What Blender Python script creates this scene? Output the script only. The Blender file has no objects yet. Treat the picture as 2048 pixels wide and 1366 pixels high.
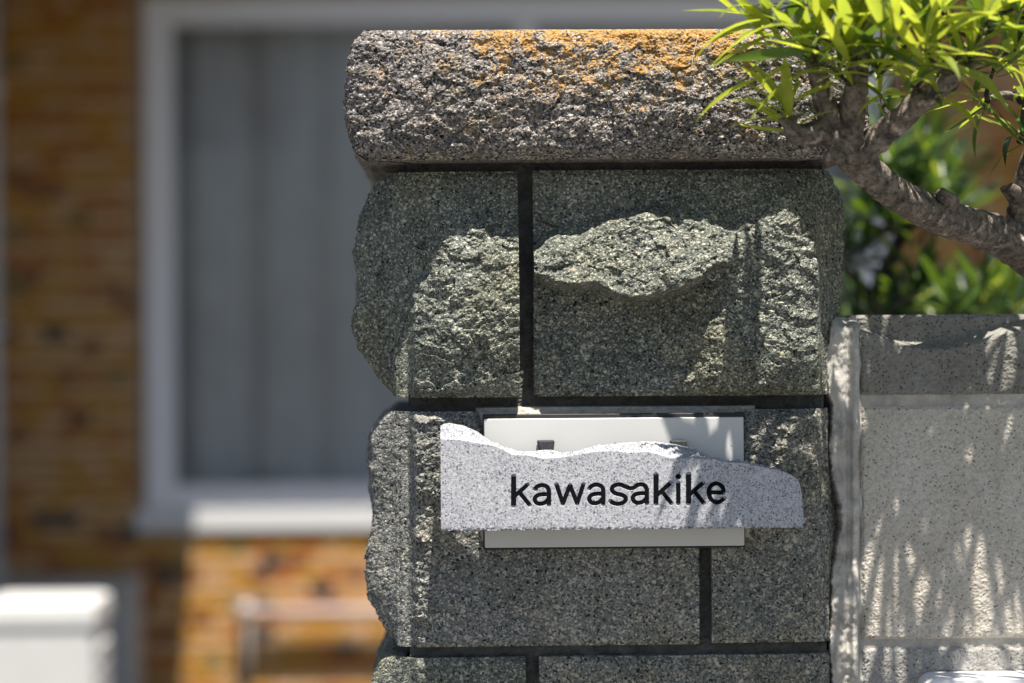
import bpy, math, random
import numpy as np
from mathutils import Vector, Matrix, Quaternion

random.seed(7)
RNG = np.random.default_rng(11)
scene = bpy.context.scene
COL = scene.collection

# ------------------------------------------------------------------ camera
S = 0.43e-3                       # metres per photo pixel on the post's face (plane Y = 0)
LENS, SENSOR, WPX, HPX = 85.0, 36.0, 2048.0, 1366.0
FPX = LENS / SENSOR * WPX
DIST = S * FPX
EYE = 1.55
YAW, ROLL = math.radians(1.4), math.radians(0.40)
cam_pos = Vector((-DIST * math.sin(YAW), -DIST * math.cos(YAW), EYE))
fwd = Vector((math.sin(YAW), math.cos(YAW), 0.0))
right0 = Vector((math.cos(YAW), -math.sin(YAW), 0.0))
up0 = Vector((0, 0, 1))
right = right0 * math.cos(ROLL) - up0 * math.sin(ROLL)
up = up0 * math.cos(ROLL) + right0 * math.sin(ROLL)
cd = bpy.data.cameras.new('camera')
cam = bpy.data.objects.new('camera', cd)
COL.objects.link(cam)
m = Matrix((right, up, -fwd)).transposed().to_4x4()
m.translation = cam_pos
cam.matrix_world = m
cd.lens, cd.sensor_width = LENS, SENSOR
cd.clip_start, cd.clip_end = 0.05, 1000
cd.dof.use_dof = True
cd.dof.focus_distance = DIST - 0.045
cd.dof.aperture_fstop = 3.1
cd.dof.aperture_blades = 9
scene.camera = cam

# ------------------------------------------------------------------ sky, sun, exposure
SUN = Vector((0.085, -0.305, 1.0)).normalized()      # towards the sun
world = bpy.data.worlds.new('World')
scene.world = world
world.use_nodes = True
wn = world.node_tree.nodes
sky = wn.new('ShaderNodeTexSky')
sky.sky_type = 'NISHITA'
sky.sun_disc = False
sky.sun_elevation = math.asin(SUN.z)
sky.sun_rotation = math.atan2(SUN.x, SUN.y)
wn['Background'].inputs[1].default_value = 0.05
world.node_tree.links.new(sky.outputs[0], wn['Background'].inputs[0])
sd = bpy.data.lights.new('sun', 'SUN')
sd.energy, sd.angle, sd.color = 5.0, math.radians(0.53), (1.0, 0.94, 0.85)
sun = bpy.data.objects.new('sun', sd)
COL.objects.link(sun)
sun.rotation_euler = SUN.to_track_quat('Z', 'Y').to_euler()
vs = scene.view_settings
vs.view_transform, vs.look = 'Standard', 'None'
vs.gamma, vs.exposure = 1.0, 1.12
vs.use_curve_mapping = False
scene.cycles.use_denoising = True
scene.cycles.max_bounces = 8
scene.cycles.transparent_max_bounces = 12

# ------------------------------------------------------------------ photo pixel <-> place
def P(x, y, Y=0.0):
    """point where the photo pixel's ray meets the vertical plane at depth Y"""
    d = fwd + right * ((x - WPX / 2) / FPX) + up * ((HPX / 2 - y) / FPX)
    t = (Y - cam_pos.y) / d.y
    return cam_pos + d * t

def project(X, Y, Z):
    vx, vy, vz = X - cam_pos.x, Y - cam_pos.y, Z - cam_pos.z
    dep = vx * fwd.x + vy * fwd.y + vz * fwd.z
    a = (vx * right.x + vy * right.y + vz * right.z) / dep
    b = (vx * up.x + vy * up.y + vz * up.z) / dep
    return WPX / 2 + a * FPX, HPX / 2 - b * FPX

# ------------------------------------------------------------------ numpy noise
PERM = RNG.permutation(4096)
GANG = RNG.random(4096) * 2 * math.pi
GX, GY = np.cos(GANG), np.sin(GANG)
RND = RNG.random(4096)

def hsh(ix, iy, seed=0):
    return PERM[(PERM[(ix + seed * 57) & 4095] + iy + seed * 131) & 4095]

def perlin(x, y, seed=0):
    xi, yi = np.floor(x).astype(int), np.floor(y).astype(int)
    xf, yf = x - xi, y - yi
    u = xf * xf * xf * (xf * (xf * 6 - 15) + 10)
    v = yf * yf * yf * (yf * (yf * 6 - 15) + 10)
    def g(dx, dy):
        h = hsh(xi + dx, yi + dy, seed)
        return GX[h] * (xf - dx) + GY[h] * (yf - dy)
    return ((g(0, 0) * (1 - u) + g(1, 0) * u) * (1 - v) + (g(0, 1) * (1 - u) + g(1, 1) * u) * v) * 1.5

def fbm(x, y, octs=4, seed=0, gain=0.5):
    s, a = 0, 1.0
    for k in range(octs):
        s = s + a * perlin(x * 2 ** k + 13.7 * k, y * 2 ** k + 5.1 * k, seed + k)
        a *= gain
    return s

def worley(x, y, seed=0):
    """nearest distance and a random value for that cell"""
    xi, yi = np.floor(x).astype(int), np.floor(y).astype(int)
    best = np.full(x.shape, 9.0); val = np.zeros(x.shape)
    for dx in (-1, 0, 1):
        for dy in (-1, 0, 1):
            h = hsh(xi + dx, yi + dy, seed)
            px, py = xi + dx + RND[h], yi + dy + RND[(h * 7 + 3) & 4095]
            d = (px - x) ** 2 + (py - y) ** 2
            w = d < best
            best = np.where(w, d, best); val = np.where(w, RND[(h * 13 + 5) & 4095], val)
    return np.sqrt(best), val

def facets(x, y, seed=0):
    """broken planes: every cell has its own tilt and level"""
    wx, wy = x + .25 * perlin(x * 1.3, y * 1.3, seed + 1), y + .25 * perlin(x * 1.3 + 9, y * 1.3, seed + 2)
    xi, yi = np.floor(wx).astype(int), np.floor(wy).astype(int)
    best = np.full(x.shape, 9.0); val = np.zeros(x.shape)
    for dx in (-1, 0, 1):
        for dy in (-1, 0, 1):
            h = hsh(xi + dx, yi + dy, seed)
            ox_, oy_ = wx - (xi + dx + RND[h]), wy - (yi + dy + RND[(h * 7 + 3) & 4095])
            d = ox_ ** 2 + oy_ ** 2
            w = d < best
            best = np.where(w, d, best)
            val = np.where(w, (RND[(h * 13 + 5) & 4095] - .5) * 1.1 + ox_ * (RND[(h * 5 + 1) & 4095] - .5) * 1.6 + oy_ * (RND[(h * 3 + 11) & 4095] - .5) * 2.2, val)
    return val

def sstep(a, b, x):
    t = np.clip((x - a) / (b - a), 0, 1)
    return t * t * (3 - 2 * t)

def rbf(pts):
    pts = np.array(pts, float)
    A = np.linalg.norm(pts[:, None, :2] - pts[None, :, :2], axis=2)
    mean = pts[:, 2].mean()
    w = np.linalg.solve(A + 1e-6 * np.eye(len(pts)), pts[:, 2] - mean)
    def f(x, y):
        r = np.full(np.shape(x), mean)
        for (px, py, _), wk in zip(pts, w):
            r = r + wk * np.hypot(x - px, y - py)
        return r
    return f

# ------------------------------------------------------------------ object helpers
BASE = {}
def tag(o, label=None, cat=None, group=None, kind=None):
    if label: o['label'] = label
    if cat: o['category'] = cat
    if group: o['group'] = group
    if kind: o['kind'] = kind
    return o

def thing(name, label, cat, loc, group=None):
    o = bpy.data.objects.new(name, None)
    o.empty_display_size = 0.05
    COL.objects.link(o)
    o.location = loc
    BASE[o] = Vector(loc)
    return tag(o, label, cat, group)

def link(name, me, parent=None):
    o = bpy.data.objects.new(name, me)
    COL.objects.link(o)
    if parent is not None:
        o.parent = parent
        BASE[o] = BASE[parent]
    return o

def mesh_of(name, verts, faces, mat, smooth=False):
    me = bpy.data.meshes.new(name)
    if isinstance(faces, np.ndarray):
        n, k = faces.shape
        me.vertices.add(len(verts)); me.vertices.foreach_set('co', np.asarray(verts, np.float32).ravel())
        me.loops.add(n * k); me.loops.foreach_set('vertex_index', faces.astype(np.int32).ravel())
        me.polygons.add(n)
        me.polygons.foreach_set('loop_start', np.arange(0, n * k, k, dtype=np.int32))
        me.update(calc_edges=True); me.validate()
    else:
        me.from_pydata([tuple(v) for v in verts], [], faces)
    me.materials.append(mat)
    me.polygons.foreach_set('use_smooth', [smooth] * len(me.polygons))
    me.update()
    return me

def mk(name, verts, faces, mat, parent=None, smooth=False):
    verts = np.array(verts, float).reshape(-1, 3)
    if parent is not None:
        verts = verts - np.array(BASE[parent])
    return link(name, mesh_of(name, verts, faces, mat, smooth), parent)

def top(name, verts, faces, mat, loc, label=None, cat=None, group=None, kind=None, smooth=False):
    """a top-level thing that is one mesh, its origin at loc"""
    verts = np.array(verts, float).reshape(-1, 3) - np.array(loc)
    o = link(name, mesh_of(name, verts, faces, mat, smooth))
    o.location = loc; BASE[o] = Vector(loc)
    return tag(o, label, cat, group, kind)

def grid_faces(nu, nv, flip=False):
    a = np.arange(nu * nv).reshape(nu, nv)
    q = np.stack([a[:-1, :-1], a[1:, :-1], a[1:, 1:], a[:-1, 1:]], -1).reshape(-1, 4)
    return q[:, ::-1].copy() if flip else q

class MB:
    def __init__(self): self.v, self.f = [], []
    def add(self, v, f):
        o = len(self.v); self.v += [tuple(p) for p in v]; self.f += [tuple(i + o for i in q) for q in f]; return self
    def box(self, x0, x1, y0, y1, z0, z1, b=0.0):
        """box with bevelled edges (b)"""
        if b <= 0:
            v = [(x, y, z) for x in (x0, x1) for y in (y0, y1) for z in (z0, z1)]
            f = [(0, 1, 3, 2), (4, 6, 7, 5), (0, 4, 5, 1), (2, 3, 7, 6), (0, 2, 6, 4), (1, 5, 7, 3)]
            return self.add(v, f)
        v, idx = [], {}
        for ix, x in enumerate((x0, x1)):
            for iy, y in enumerate((y0, y1)):
                for iz, z in enumerate((z0, z1)):
                    sx, sy, sz = (1, -1)[ix] * b, (1, -1)[iy] * b, (1, -1)[iz] * b
                    for ax, p in enumerate([(x, y + sy, z + sz), (x + sx, y, z + sz), (x + sx, y + sy, z)]):
                        idx[ix, iy, iz, ax] = len(v); v.append(p)
        f = []
        I = lambda a, b_, c, ax: idx[a, b_, c, ax]
        for s in (0, 1):
            f.append(tuple(I(s, a, b_, 0) for a, b_ in ((0, 0), (0, 1), (1, 1), (1, 0))))
            f.append(tuple(I(a, s, b_, 1) for a, b_ in ((0, 0), (0, 1), (1, 1), (1, 0))))
            f.append(tuple(I(a, b_, s, 2) for a, b_ in ((0, 0), (0, 1), (1, 1), (1, 0))))
        for a in (0, 1):
            for b_ in (0, 1):
                f.append((I(a, b_, 0, 0), I(a, b_, 1, 0), I(a, b_, 1, 1), I(a, b_, 0, 1)))
                f.append((I(a, 0, b_, 0), I(a, 1, b_, 0), I(a, 1, b_, 2), I(a, 0, b_, 2)))
                f.append((I(0, a, b_, 1), I(1, a, b_, 1), I(1, a, b_, 2), I(0, a, b_, 2)))
                for c in (0, 1):
                    f.append((I(a, b_, c, 0), I(a, b_, c, 1), I(a, b_, c, 2)))
        return self.add(v, f)
    def tube(self, pts, radii, n=10, bump=0.0, seed=0, cap=True):
        pts = [Vector(p) for p in pts]
        ref = Vector((0.3, 0.5, 0.8)).normalized()
        rings = []
        for i, p in enumerate(pts):
            t = (pts[min(i + 1, len(pts) - 1)] - pts[max(i - 1, 0)]).normalized()
            a = t.cross(ref)
            a = a.normalized() if a.length > 1e-4 else t.orthogonal().normalized()
            b = t.cross(a)
            ref = b * -1 if False else ref
            ring = []
            for k in range(n):
                th = 2 * math.pi * k / n
                rr = radii[i]
                if bump:
                    rr *= 1 + bump * (math.sin(3 * th + seed + i * .37) * .5 + math.sin(th * 5 + i * .23 + seed * 2) * .4 + random.uniform(-.5, .5))
                ring.append(p + (a * math.cos(th) + b * math.sin(th)) * rr)
            rings.append(ring)
        v = [q for r in rings for q in r]; f = []
        for i in range(len(pts) - 1):
            for k in range(n):
                f.append((i * n + k, i * n + (k + 1) % n, (i + 1) * n + (k + 1) % n, (i + 1) * n + k))
        if cap:
            f.append(tuple(range(n))[::-1]); f.append(tuple((len(pts) - 1) * n + k for k in range(n)))
        return self.add(v, f)
    def fix(self):
        return self
    def obj(self, name, mat, parent=None, smooth=False):
        o = mk(name, self.v, self.f, mat, parent, smooth)
        import bmesh
        bm = bmesh.new(); bm.from_mesh(o.data); bmesh.ops.recalc_face_normals(bm, faces=bm.faces); bm.to_mesh(o.data); bm.free()
        return o
    def top(self, name, mat, loc, label, cat, group=None, kind=None, smooth=False):
        o = top(name, self.v, self.f, mat, loc, label, cat, group, kind, smooth)
        import bmesh
        bm = bmesh.new(); bm.from_mesh(o.data); bmesh.ops.recalc_face_normals(bm, faces=bm.faces); bm.to_mesh(o.data); bm.free()
        return o

def spline(pts, n=8):
    pts = [np.array(p, float) for p in pts]
    out = []
    ext = [2 * pts[0] - pts[1]] + pts + [2 * pts[-1] - pts[-2]]
    for i in range(1, len(ext) - 2):
        p0, p1, p2, p3 = ext[i - 1:i + 3]
        for k in range(n):
            t = k / n
            out.append(0.5 * (2 * p1 + (p2 - p0) * t + (2 * p0 - 5 * p1 + 4 * p2 - p3) * t * t + (3 * p1 - p0 - 3 * p2 + p3) * t ** 3))
    out.append(pts[-1])
    return out

# ------------------------------------------------------------------ material helpers
class NT:
    def __init__(self, name):
        self.m = bpy.data.materials.new(name); self.m.use_nodes = True
        self.t = self.m.node_tree; self.n = self.t.nodes; self.l = self.t.links
        self.bsdf = self.n['Principled BSDF']; self.out = self.n['Material Output']
    def node(self, typ, **kw):
        n = self.n.new(typ)
        for k, v in kw.items(): setattr(n, k, v)
        return n
    def set(self, sock, v):
        if hasattr(v, 'is_linked') or isinstance(v, bpy.types.NodeSocket): self.l.new(v, sock)
        else: sock.default_value = v
    def coords(self, kind='Object'): return self.node('ShaderNodeTexCoord').outputs[kind]
    def mapping(self, vec, scale=(1, 1, 1), loc=(0, 0, 0)):
        n = self.node('ShaderNodeMapping'); self.l.new(vec, n.inputs[0]); n.inputs[3].default_value = scale; n.inputs[1].default_value = loc
        return n.outputs[0]
    def noise(self, vec, scale, detail=3, rough=0.55, dist=0.0):
        n = self.node('ShaderNodeTexNoise'); self.l.new(vec, n.inputs['Vector'])
        n.inputs['Scale'].default_value = scale; n.inputs['Detail'].default_value = detail
        n.inputs['Roughness'].default_value = rough; n.inputs['Distortion'].default_value = dist
        return n.outputs[0]
    def voronoi(self, vec, scale, feature='F1', rand=1.0):
        n = self.node('ShaderNodeTexVoronoi', feature=feature); self.l.new(vec, n.inputs['Vector'])
        n.inputs['Scale'].default_value = scale; n.inputs['Randomness'].default_value = rand
        return n
    def ramp(self, fac, stops, interp='LINEAR'):
        n = self.node('ShaderNodeValToRGB'); self.l.new(fac, n.inputs[0])
        e = n.color_ramp.elements; n.color_ramp.interpolation = interp
        while len(e) > 1: e.remove(e[-1])
        for i, (p, c) in enumerate(stops):
            if i: e.new(p)
            e[i].position = p; e[i].color = (*c, 1) if len(c) == 3 else c
        return n.outputs[0]
    def mix(self, fac, a, b, blend='MIX'):
        n = self.node('ShaderNodeMix', data_type='RGBA', blend_type=blend)
        for s, v in ((n.inputs[0], fac), (n.inputs[6], a), (n.inputs[7], b)):
            if isinstance(v, tuple): v = (*v, 1) if len(v) == 3 else v
            self.set(s, v)
        return n.outputs[2]
    def math(self, op, a, b=0.0, clamp=False):
        n = self.node('ShaderNodeMath', operation=op, use_clamp=clamp)
        self.set(n.inputs[0], a); self.set(n.inputs[1], b)
        return n.outputs[0]
    def mapr(self, v, a, b, c=0.0, d=1.0):
        n = self.node('ShaderNodeMapRange'); self.set(n.inputs[0], v)
        for i, q in enumerate((a, b, c, d)): n.inputs[i + 1].default_value = q
        return n.outputs[0]
    def sep(self, vec):
        n = self.node('ShaderNodeSeparateXYZ'); self.l.new(vec, n.inputs[0]); return n.outputs
    def bump(self, h, strength=0.5, dist=0.001):
        n = self.node('ShaderNodeBump'); n.inputs['Strength'].default_value = strength; n.inputs['Distance'].default_value = dist
        self.l.new(h, n.inputs['Height']); self.l.new(n.outputs[0], self.bsdf.inputs['Normal'])
    def done(self, color=None, rough=0.85, spec=0.3):
        if color is not None:
            self.set(self.bsdf.inputs['Base Color'], (*color, 1) if isinstance(color, tuple) and len(color) == 3 else color)
        self.set(self.bsdf.inputs['Roughness'], rough)
        self.bsdf.inputs['Specular IOR Level'].default_value = spec
        return self.m

def mat_stone(name, seed, dark=(0.05, 0.055, 0.06), mid=(0.18, 0.18, 0.165), light=(0.44, 0.41, 0.35), warm=0.0, lichen=None, grain=700, gain=1.0, big=.83):
    """cast concrete with crushed stone showing: grains of several sizes, dirt in patches"""
    t = NT(name); co = t.mapping(t.coords(), loc=(seed * .37, seed * .11, seed * .73))
    warp = t.node('ShaderNodeTexNoise'); t.l.new(co, warp.inputs['Vector']); warp.inputs['Scale'].default_value = 300
    wc = t.mix(0.0016, co, warp.outputs[1], 'ADD')
    v1 = t.voronoi(wc, grain); r1 = t.sep(v1.outputs['Color'])[0]
    c1 = t.ramp(r1, [(0.0, dark), (0.12, tuple(d * 1.8 for d in dark)), (0.26, tuple(.7 * q for q in mid)), (0.68, mid), (0.88, tuple(.6 * a + .4 * b for a, b in zip(mid, light))), (1.0, light)])
    wc2 = t.mix(0.0045, co, warp.outputs[1], 'ADD')
    v2 = t.voronoi(wc2, grain * .38); s2 = t.sep(v2.outputs['Color'])
    gn = t.noise(co, 850, 3, .6)
    bigm = t.math('MULTIPLY', t.math('GREATER_THAN', s2[1], big), t.mapr(t.math('ADD', v2.outputs['Distance'], t.math('MULTIPLY', gn, .7)), .92, .66))
    c2 = t.ramp(s2[2], [(0.0, tuple(.8 * q for q in mid)), (0.5, light), (0.85, tuple(min(.6, 1.15 * q) for q in light)), (0.97, (0.36, 0.26, 0.16))])
    c = t.mix(t.math('MULTIPLY', bigm, 0.75), c1, c2)
    pit = t.math('MULTIPLY', t.math('LESS_THAN', s2[0], 0.10), t.math('LESS_THAN', v2.outputs['Distance'], 0.35))
    c = t.mix(pit, c, tuple(.5 * d for d in dark))
    n1 = t.noise(co, 28, 5, .6)
    c = t.mix(t.mapr(n1, .40, .62, 0.0, 0.5), c, t.mix(1.0, c, (0.52, 0.56, 0.58), 'MULTIPLY'))
    st = t.noise(t.mapping(co, (1, 1, .14)), 55, 4, .6)
    c = t.mix(t.mapr(st, .48, .68, 0, .45), c, t.mix(1.0, c, (.6, .62, .6), 'MULTIPLY'))
    n2 = t.noise(co, 11, 3, .5)
    c = t.mix(t.mapr(n2, .5, .7, 0, .55), c, t.mix(1.0, c, (1.12, 1.02, .80), 'MULTIPLY'))
    if lichen:
        x, y, z = t.sep(t.coords())
        x0, x1, z0, z1 = lichen
        nx = t.math('ADD', t.mapr(x, x0, x0 + (x1 - x0) * .45), t.mapr(x, x0 + (x1 - x0) * .7, x1, 0, -1.0))
        nz = t.mapr(z, z0, z1)
        nn = t.noise(co, 55, 5, .65)
        msk = t.math('ADD', t.math('MULTIPLY', nx, nz), t.math('MULTIPLY', t.math('SUBTRACT', nn, .5), 3.2))
        fine = t.noise(co, 420, 3, .6)
        msk = t.math('ADD', msk, t.math('MULTIPLY', t.math('SUBTRACT', fine, .5), 3.2))
        mk_ = t.mapr(msk, .58, .9)
        lc = t.ramp(fine, [(.3, (.17, .085, .025)), (.5, (.38, .20, .05)), (.7, (.52, .34, .13))])
        c = t.mix(t.math('MULTIPLY', mk_, .9), c, lc)
    if gain != 1.0:
        c = t.mix(1.0, c, (gain, gain, gain), 'MULTIPLY')
    h = t.math('ADD', t.math('MULTIPLY', v1.outputs['Distance'], -1.0), t.math('MULTIPLY', t.noise(co, 900, 2), .6))
    t.bump(h, 0.7, 0.0011)
    return t.done(c, 0.93, 0.2)

def mat_mortar(name, col=(0.23, 0.225, 0.215), var=.3, seed=0, bump=.35):
    t = NT(name); co = t.mapping(t.coords(), loc=(seed, seed * .3, 0))
    n = t.noise(co, 60, 6, .6); g = t.noise(co, 900, 2, .5); l = t.noise(co, 9, 3)
    c = t.mix(t.mapr(n, .3, .7), tuple(q * (1 - var) for q in col), tuple(q * (1 + var * .5) for q in col))
    c = t.mix(t.mapr(l, .5, .75, 0, .5), c, t.mix(1.0, c, (.75, .68, .55), 'MULTIPLY'))
    c = t.mix(t.mapr(g, .58, .7, 0, .5), c, tuple(q * .4 for q in col))
    t.bump(t.math('ADD', n, t.math('MULTIPLY', g, .3)), bump, .002)
    return t.done(c, .93, .2)

def mat_castblock(name, base, speck=.1, seed=0, dirt=.35):
    """fine machine-cast concrete block: pale with dark pin holes"""
    t = NT(name); co = t.mapping(t.coords(), loc=(seed, 0, seed * .4))
    v = t.voronoi(co, 520); s = t.sep(v.outputs['Color'])
    c = t.ramp(s[0], [(0, tuple(q * .74 for q in base)), (.25, tuple(q * .9 for q in base)), (.7, base), (1, tuple(min(.7, q * 1.1) for q in base))])
    pit = t.math('MULTIPLY', t.math('LESS_THAN', s[1], speck), t.math('LESS_THAN', v.outputs['Distance'], .45))
    c = t.mix(t.math('MULTIPLY', pit, .85), c, tuple(q * .18 for q in base))
    v3 = t.voronoi(t.mapping(co, (1, 1, .8)), 150); s3 = t.sep(v3.outputs['Color'])
    pit2 = t.math('MULTIPLY', t.math('LESS_THAN', s3[1], .12), t.math('LESS_THAN', v3.outputs['Distance'], .19))
    pit2 = t.math('MULTIPLY', pit2, t.mapr(t.noise(co, 500, 3, .6), .42, .62))
    c = t.mix(t.math('MULTIPLY', pit2, .75), c, tuple(q * .25 for q in base))
    n = t.noise(co, 14, 5, .6)
    c = t.mix(t.mapr(n, .42, .7, 0, dirt), c, t.mix(1.0, c, (.66, .62, .54), 'MULTIPLY'))
    st = t.noise(t.mapping(co, (1, 1, .12)), 70, 4, .55)
    c = t.mix(t.mapr(st, .5, .72, 0, dirt * .8), c, t.mix(1.0, c, (.7, .69, .66), 'MULTIPLY'))
    t.bump(t.math('ADD', t.math('MULTIPLY', v.outputs['Distance'], -1), t.noise(co, 250, 3)), .45, .0008)
    return t.done(c, .92, .2)

def mat_granite(name, k=1.0):
    t = NT(name); co = t.coords()
    v = t.voronoi(co, 900); s = t.sep(v.outputs['Color'])
    c = t.ramp(s[0], [(0, (.11, .115, .125)), (.08, (.22, .225, .245)), (.3, (.365, .37, .395)), (.7, (.445, .45, .48)), (1, (.56, .56, .59))])
    v2 = t.voronoi(co, 420); s2 = t.sep(v2.outputs['Color'])
    dk = t.math('MULTIPLY', t.math('LESS_THAN', s2[0], .30), t.math('LESS_THAN', v2.outputs['Distance'], .33))
    c = t.mix(t.math('MULTIPLY', dk, .8), c, (.05, .053, .065))
    n = t.noise(co, 260, 4, .6)
    c = t.mix(t.mapr(n, .42, .68, 0, .45), c, (.38, .39, .43))
    n2 = t.noise(co, 45, 4, .6)
    c = t.mix(t.mapr(n2, .45, .7, 0, .35), c, t.mix(1.0, c, (.78, .79, .83), 'MULTIPLY'))
    z = t.sep(t.coords('Object'))[2]
    wet = t.math('ADD', t.mapr(z, .004, .0, 0, 1), t.mapr(t.noise(co, 300, 3), .45, .62, -1, .1))
    c = t.mix(t.math('MULTIPLY', t.math('MAXIMUM', wet, 0.0), .9), c, (.07, .07, .09))
    if k != 1: c = t.mix(1.0, c, (k, k, k), 'MULTIPLY')
    t.bump(t.math('ADD', v.outputs['Distance'], n), .10, .0004)
    return t.done(c, .75, .3)

def mat_plain(name, col, rough=.5, var=.08, scale=30, spec=.4, speck=0):
    t = NT(name); co = t.coords()
    n = t.noise(co, scale, 4, .6)
    c = t.mix(t.mapr(n, .35, .65), tuple(q * (1 - var) for q in col), tuple(min(1, q * (1 + var)) for q in col))
    if speck:
        v = t.voronoi(co, speck); s = t.sep(v.outputs['Color'])
        k = t.math('MULTIPLY', t.math('LESS_THAN', s[0], .05), t.math('LESS_THAN', v.outputs['Distance'], .07))
        c = t.mix(t.math('MULTIPLY', k, .8), c, (.08, .07, .06))
    return t.done(c, rough, spec)

def mat_leaf(name, col, back, trans=.5):
    t = NT(name); co = t.coords('Object')
    oi = t.node('ShaderNodeObjectInfo')
    n = t.noise(t.coords('Generated'), 3.0, 3)
    c = t.mix(t.mapr(n, .3, .7), tuple(q * .8 for q in col), tuple(q * 1.15 for q in col))
    c = t.mix(t.mapr(oi.outputs['Random'], 0, 1, 0, .5), c, t.mix(1.0, c, (1.25, 1.05, .8), 'MULTIPLY'))
    t.done(c, .38, .45)
    tr = t.node('ShaderNodeBsdfTranslucent'); tr.inputs[0].default_value = (*back, 1)
    mx = t.node('ShaderNodeMixShader'); mx.inputs[0].default_value = trans
    t.l.new(t.bsdf.outputs[0], mx.inputs[1]); t.l.new(tr.outputs[0], mx.inputs[2]); t.l.new(mx.outputs[0], t.out.inputs[0])
    return t.m

def mat_bark(name, k=1.0):
    t = NT(name); co = t.coords()
    n = t.noise(co, 90, 6, .65, .4); f = t.noise(co, 85, 4, .65); l = t.noise(t.mapping(co, (1, 1, 1)), 240, 3)
    c = t.ramp(n, [(.3, (.05, .043, .04)), (.48, (.15, .125, .105)), (.62, (.24, .20, .17)), (.75, (.34, .28, .24))])
    c = t.mix(t.mapr(f, .57, .68), c, (.46, .385, .33))
    c = t.mix(t.mapr(l, .35, .5, .6, 0), c, (.02, .018, .016))
    t.bump(t.math('ADD', n, t.math('MULTIPLY', f, .8)), .9, .004)
    if k != 1: c = t.mix(1.0, c, (k, k, k), 'MULTIPLY')
    return t.done(c, .9, .2)

# ------------------------------------------------------------------ ground
GM = mat_castblock('pavement_concrete', (.15, .147, .14), .05, 3)
g = top('ground', [(-120, -120, 0), (120, -120, 0), (120, 120, 0), (-120, 120, 0)], [(0, 1, 2, 3)], GM, (0, 0, 0), kind='structure')
top('yard', [(-14, .16, .03), (14, .16, .03), (14, 14, .03), (-14, 14, .03), (-14, .16, -.05), (14, .16, -.05), (14, 14, -.05), (-14, 14, -.05)], [(0, 1, 2, 3), (0, 4, 5, 1)], mat_castblock('yard_gravel', (.07, .067, .06), .1, 5), (0, 0, 0), kind='structure')

# ------------------------------------------------------------------ split-face gate post
def stone_sheet(name, parent, mat, path, u_dense, zs, hfun, inset=.03, seed=0, rough=1.0, mitre=None):
    """path: list of ((x,y), (nx,ny), side) knots in plan, metres. hfun(px,py,u,side,t,z)->(height m, roughness 0..1)"""
    P2 = np.array([p for p, n, s in path], float); N2 = np.array([n for p, n, s in path], float)
    sd_ = np.array([s for p, n, s in path], float)
    d = np.concatenate([[0], np.cumsum(np.linalg.norm(np.diff(P2, axis=0), axis=1))])
    us = u_dense(d)
    X, Y = np.interp(us, d, P2[:, 0]), np.interp(us, d, P2[:, 1])
    NX, NY = np.interp(us, d, N2[:, 0]), np.interp(us, d, N2[:, 1])
    ln = np.hypot(NX, NY); NX, NY = NX / ln, NY / ln
    SD = np.interp(us, d, sd_)
    U, Z = np.meshgrid(us, zs, indexing='ij')
    XX, YY, SS = X[:, None] + 0 * Z, Y[:, None] + 0 * Z, SD[:, None] + 0 * Z
    h, rg = hfun(XX, YY, Z, U, SS)
    um, vm = U * 1e3 + seed * 311.0, Z * 1e3 + seed * 17.0         # millimetres
    w, wv = worley(um / 3.4, vm / 3.4, seed)
    w2, _ = worley(um / 7.5, vm / 7.5, seed + 3)
    fine = (1.7 * facets(um / 21, vm / 16, seed + 11) * np.clip(rg * 1.6 - .62, 0, 1.1) + 1.0 * facets(um / 9, vm / 7, seed + 12) * np.clip(rg * 1.6 - .5, 0, 1.1) + 1.0 * fbm(um / 26, vm / 20, 3, seed) + 1.05 * fbm(um / 9, vm / 7.5, 3, seed + 5)
            + 0.75 * (0.55 - w) * (0.4 + wv) + 0.7 * (.5 - w2) + 0.45 * perlin(um / 2.1, vm / 2.1, seed + 9)) * 1e-3
    h = h + fine * rg * rough
    nu, nv = U.shape
    H = np.full((nu + 2, nv + 2), -inset); H[1:-1, 1:-1] = h
    pad = lambda A: np.pad(A, 1, mode='edge')
    XX, YY, Z = pad(XX), pad(YY), pad(Z)
    nx, ny = np.pad(NX, 1, mode='edge')[:, None], np.pad(NY, 1, mode='edge')[:, None]
    VX, VY = XX + nx * H, YY + ny * H
    if mitre:                                  # deep undercuts keep a square corner
        x0, x1, y0 = mitre; k = np.maximum(0, -H - 12 * S)
        deep = k > 0
        VX = np.where(deep, np.clip(VX, x0 + k, x1 - k), VX); VY = np.where(deep, np.maximum(VY, y0 + k), VY)
    V = np.stack([VX, VY, Z], -1).reshape(-1, 3)
    return mk(name, V, grid_faces(nu + 2, nv + 2), mat, parent)

def samples(dense, knots):
    """dense spacing near the front, coarser on the receding sides"""
    def f(d):
        out = [0.0]
        L = d[-1]
        while out[-1] < L - 1e-6:
            u = out[-1]
            sp = dense
            for a, b, s in knots:
                if a <= u < b: sp = s
            out.append(min(L, u + sp))
        return np.array(out)
    return f

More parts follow.
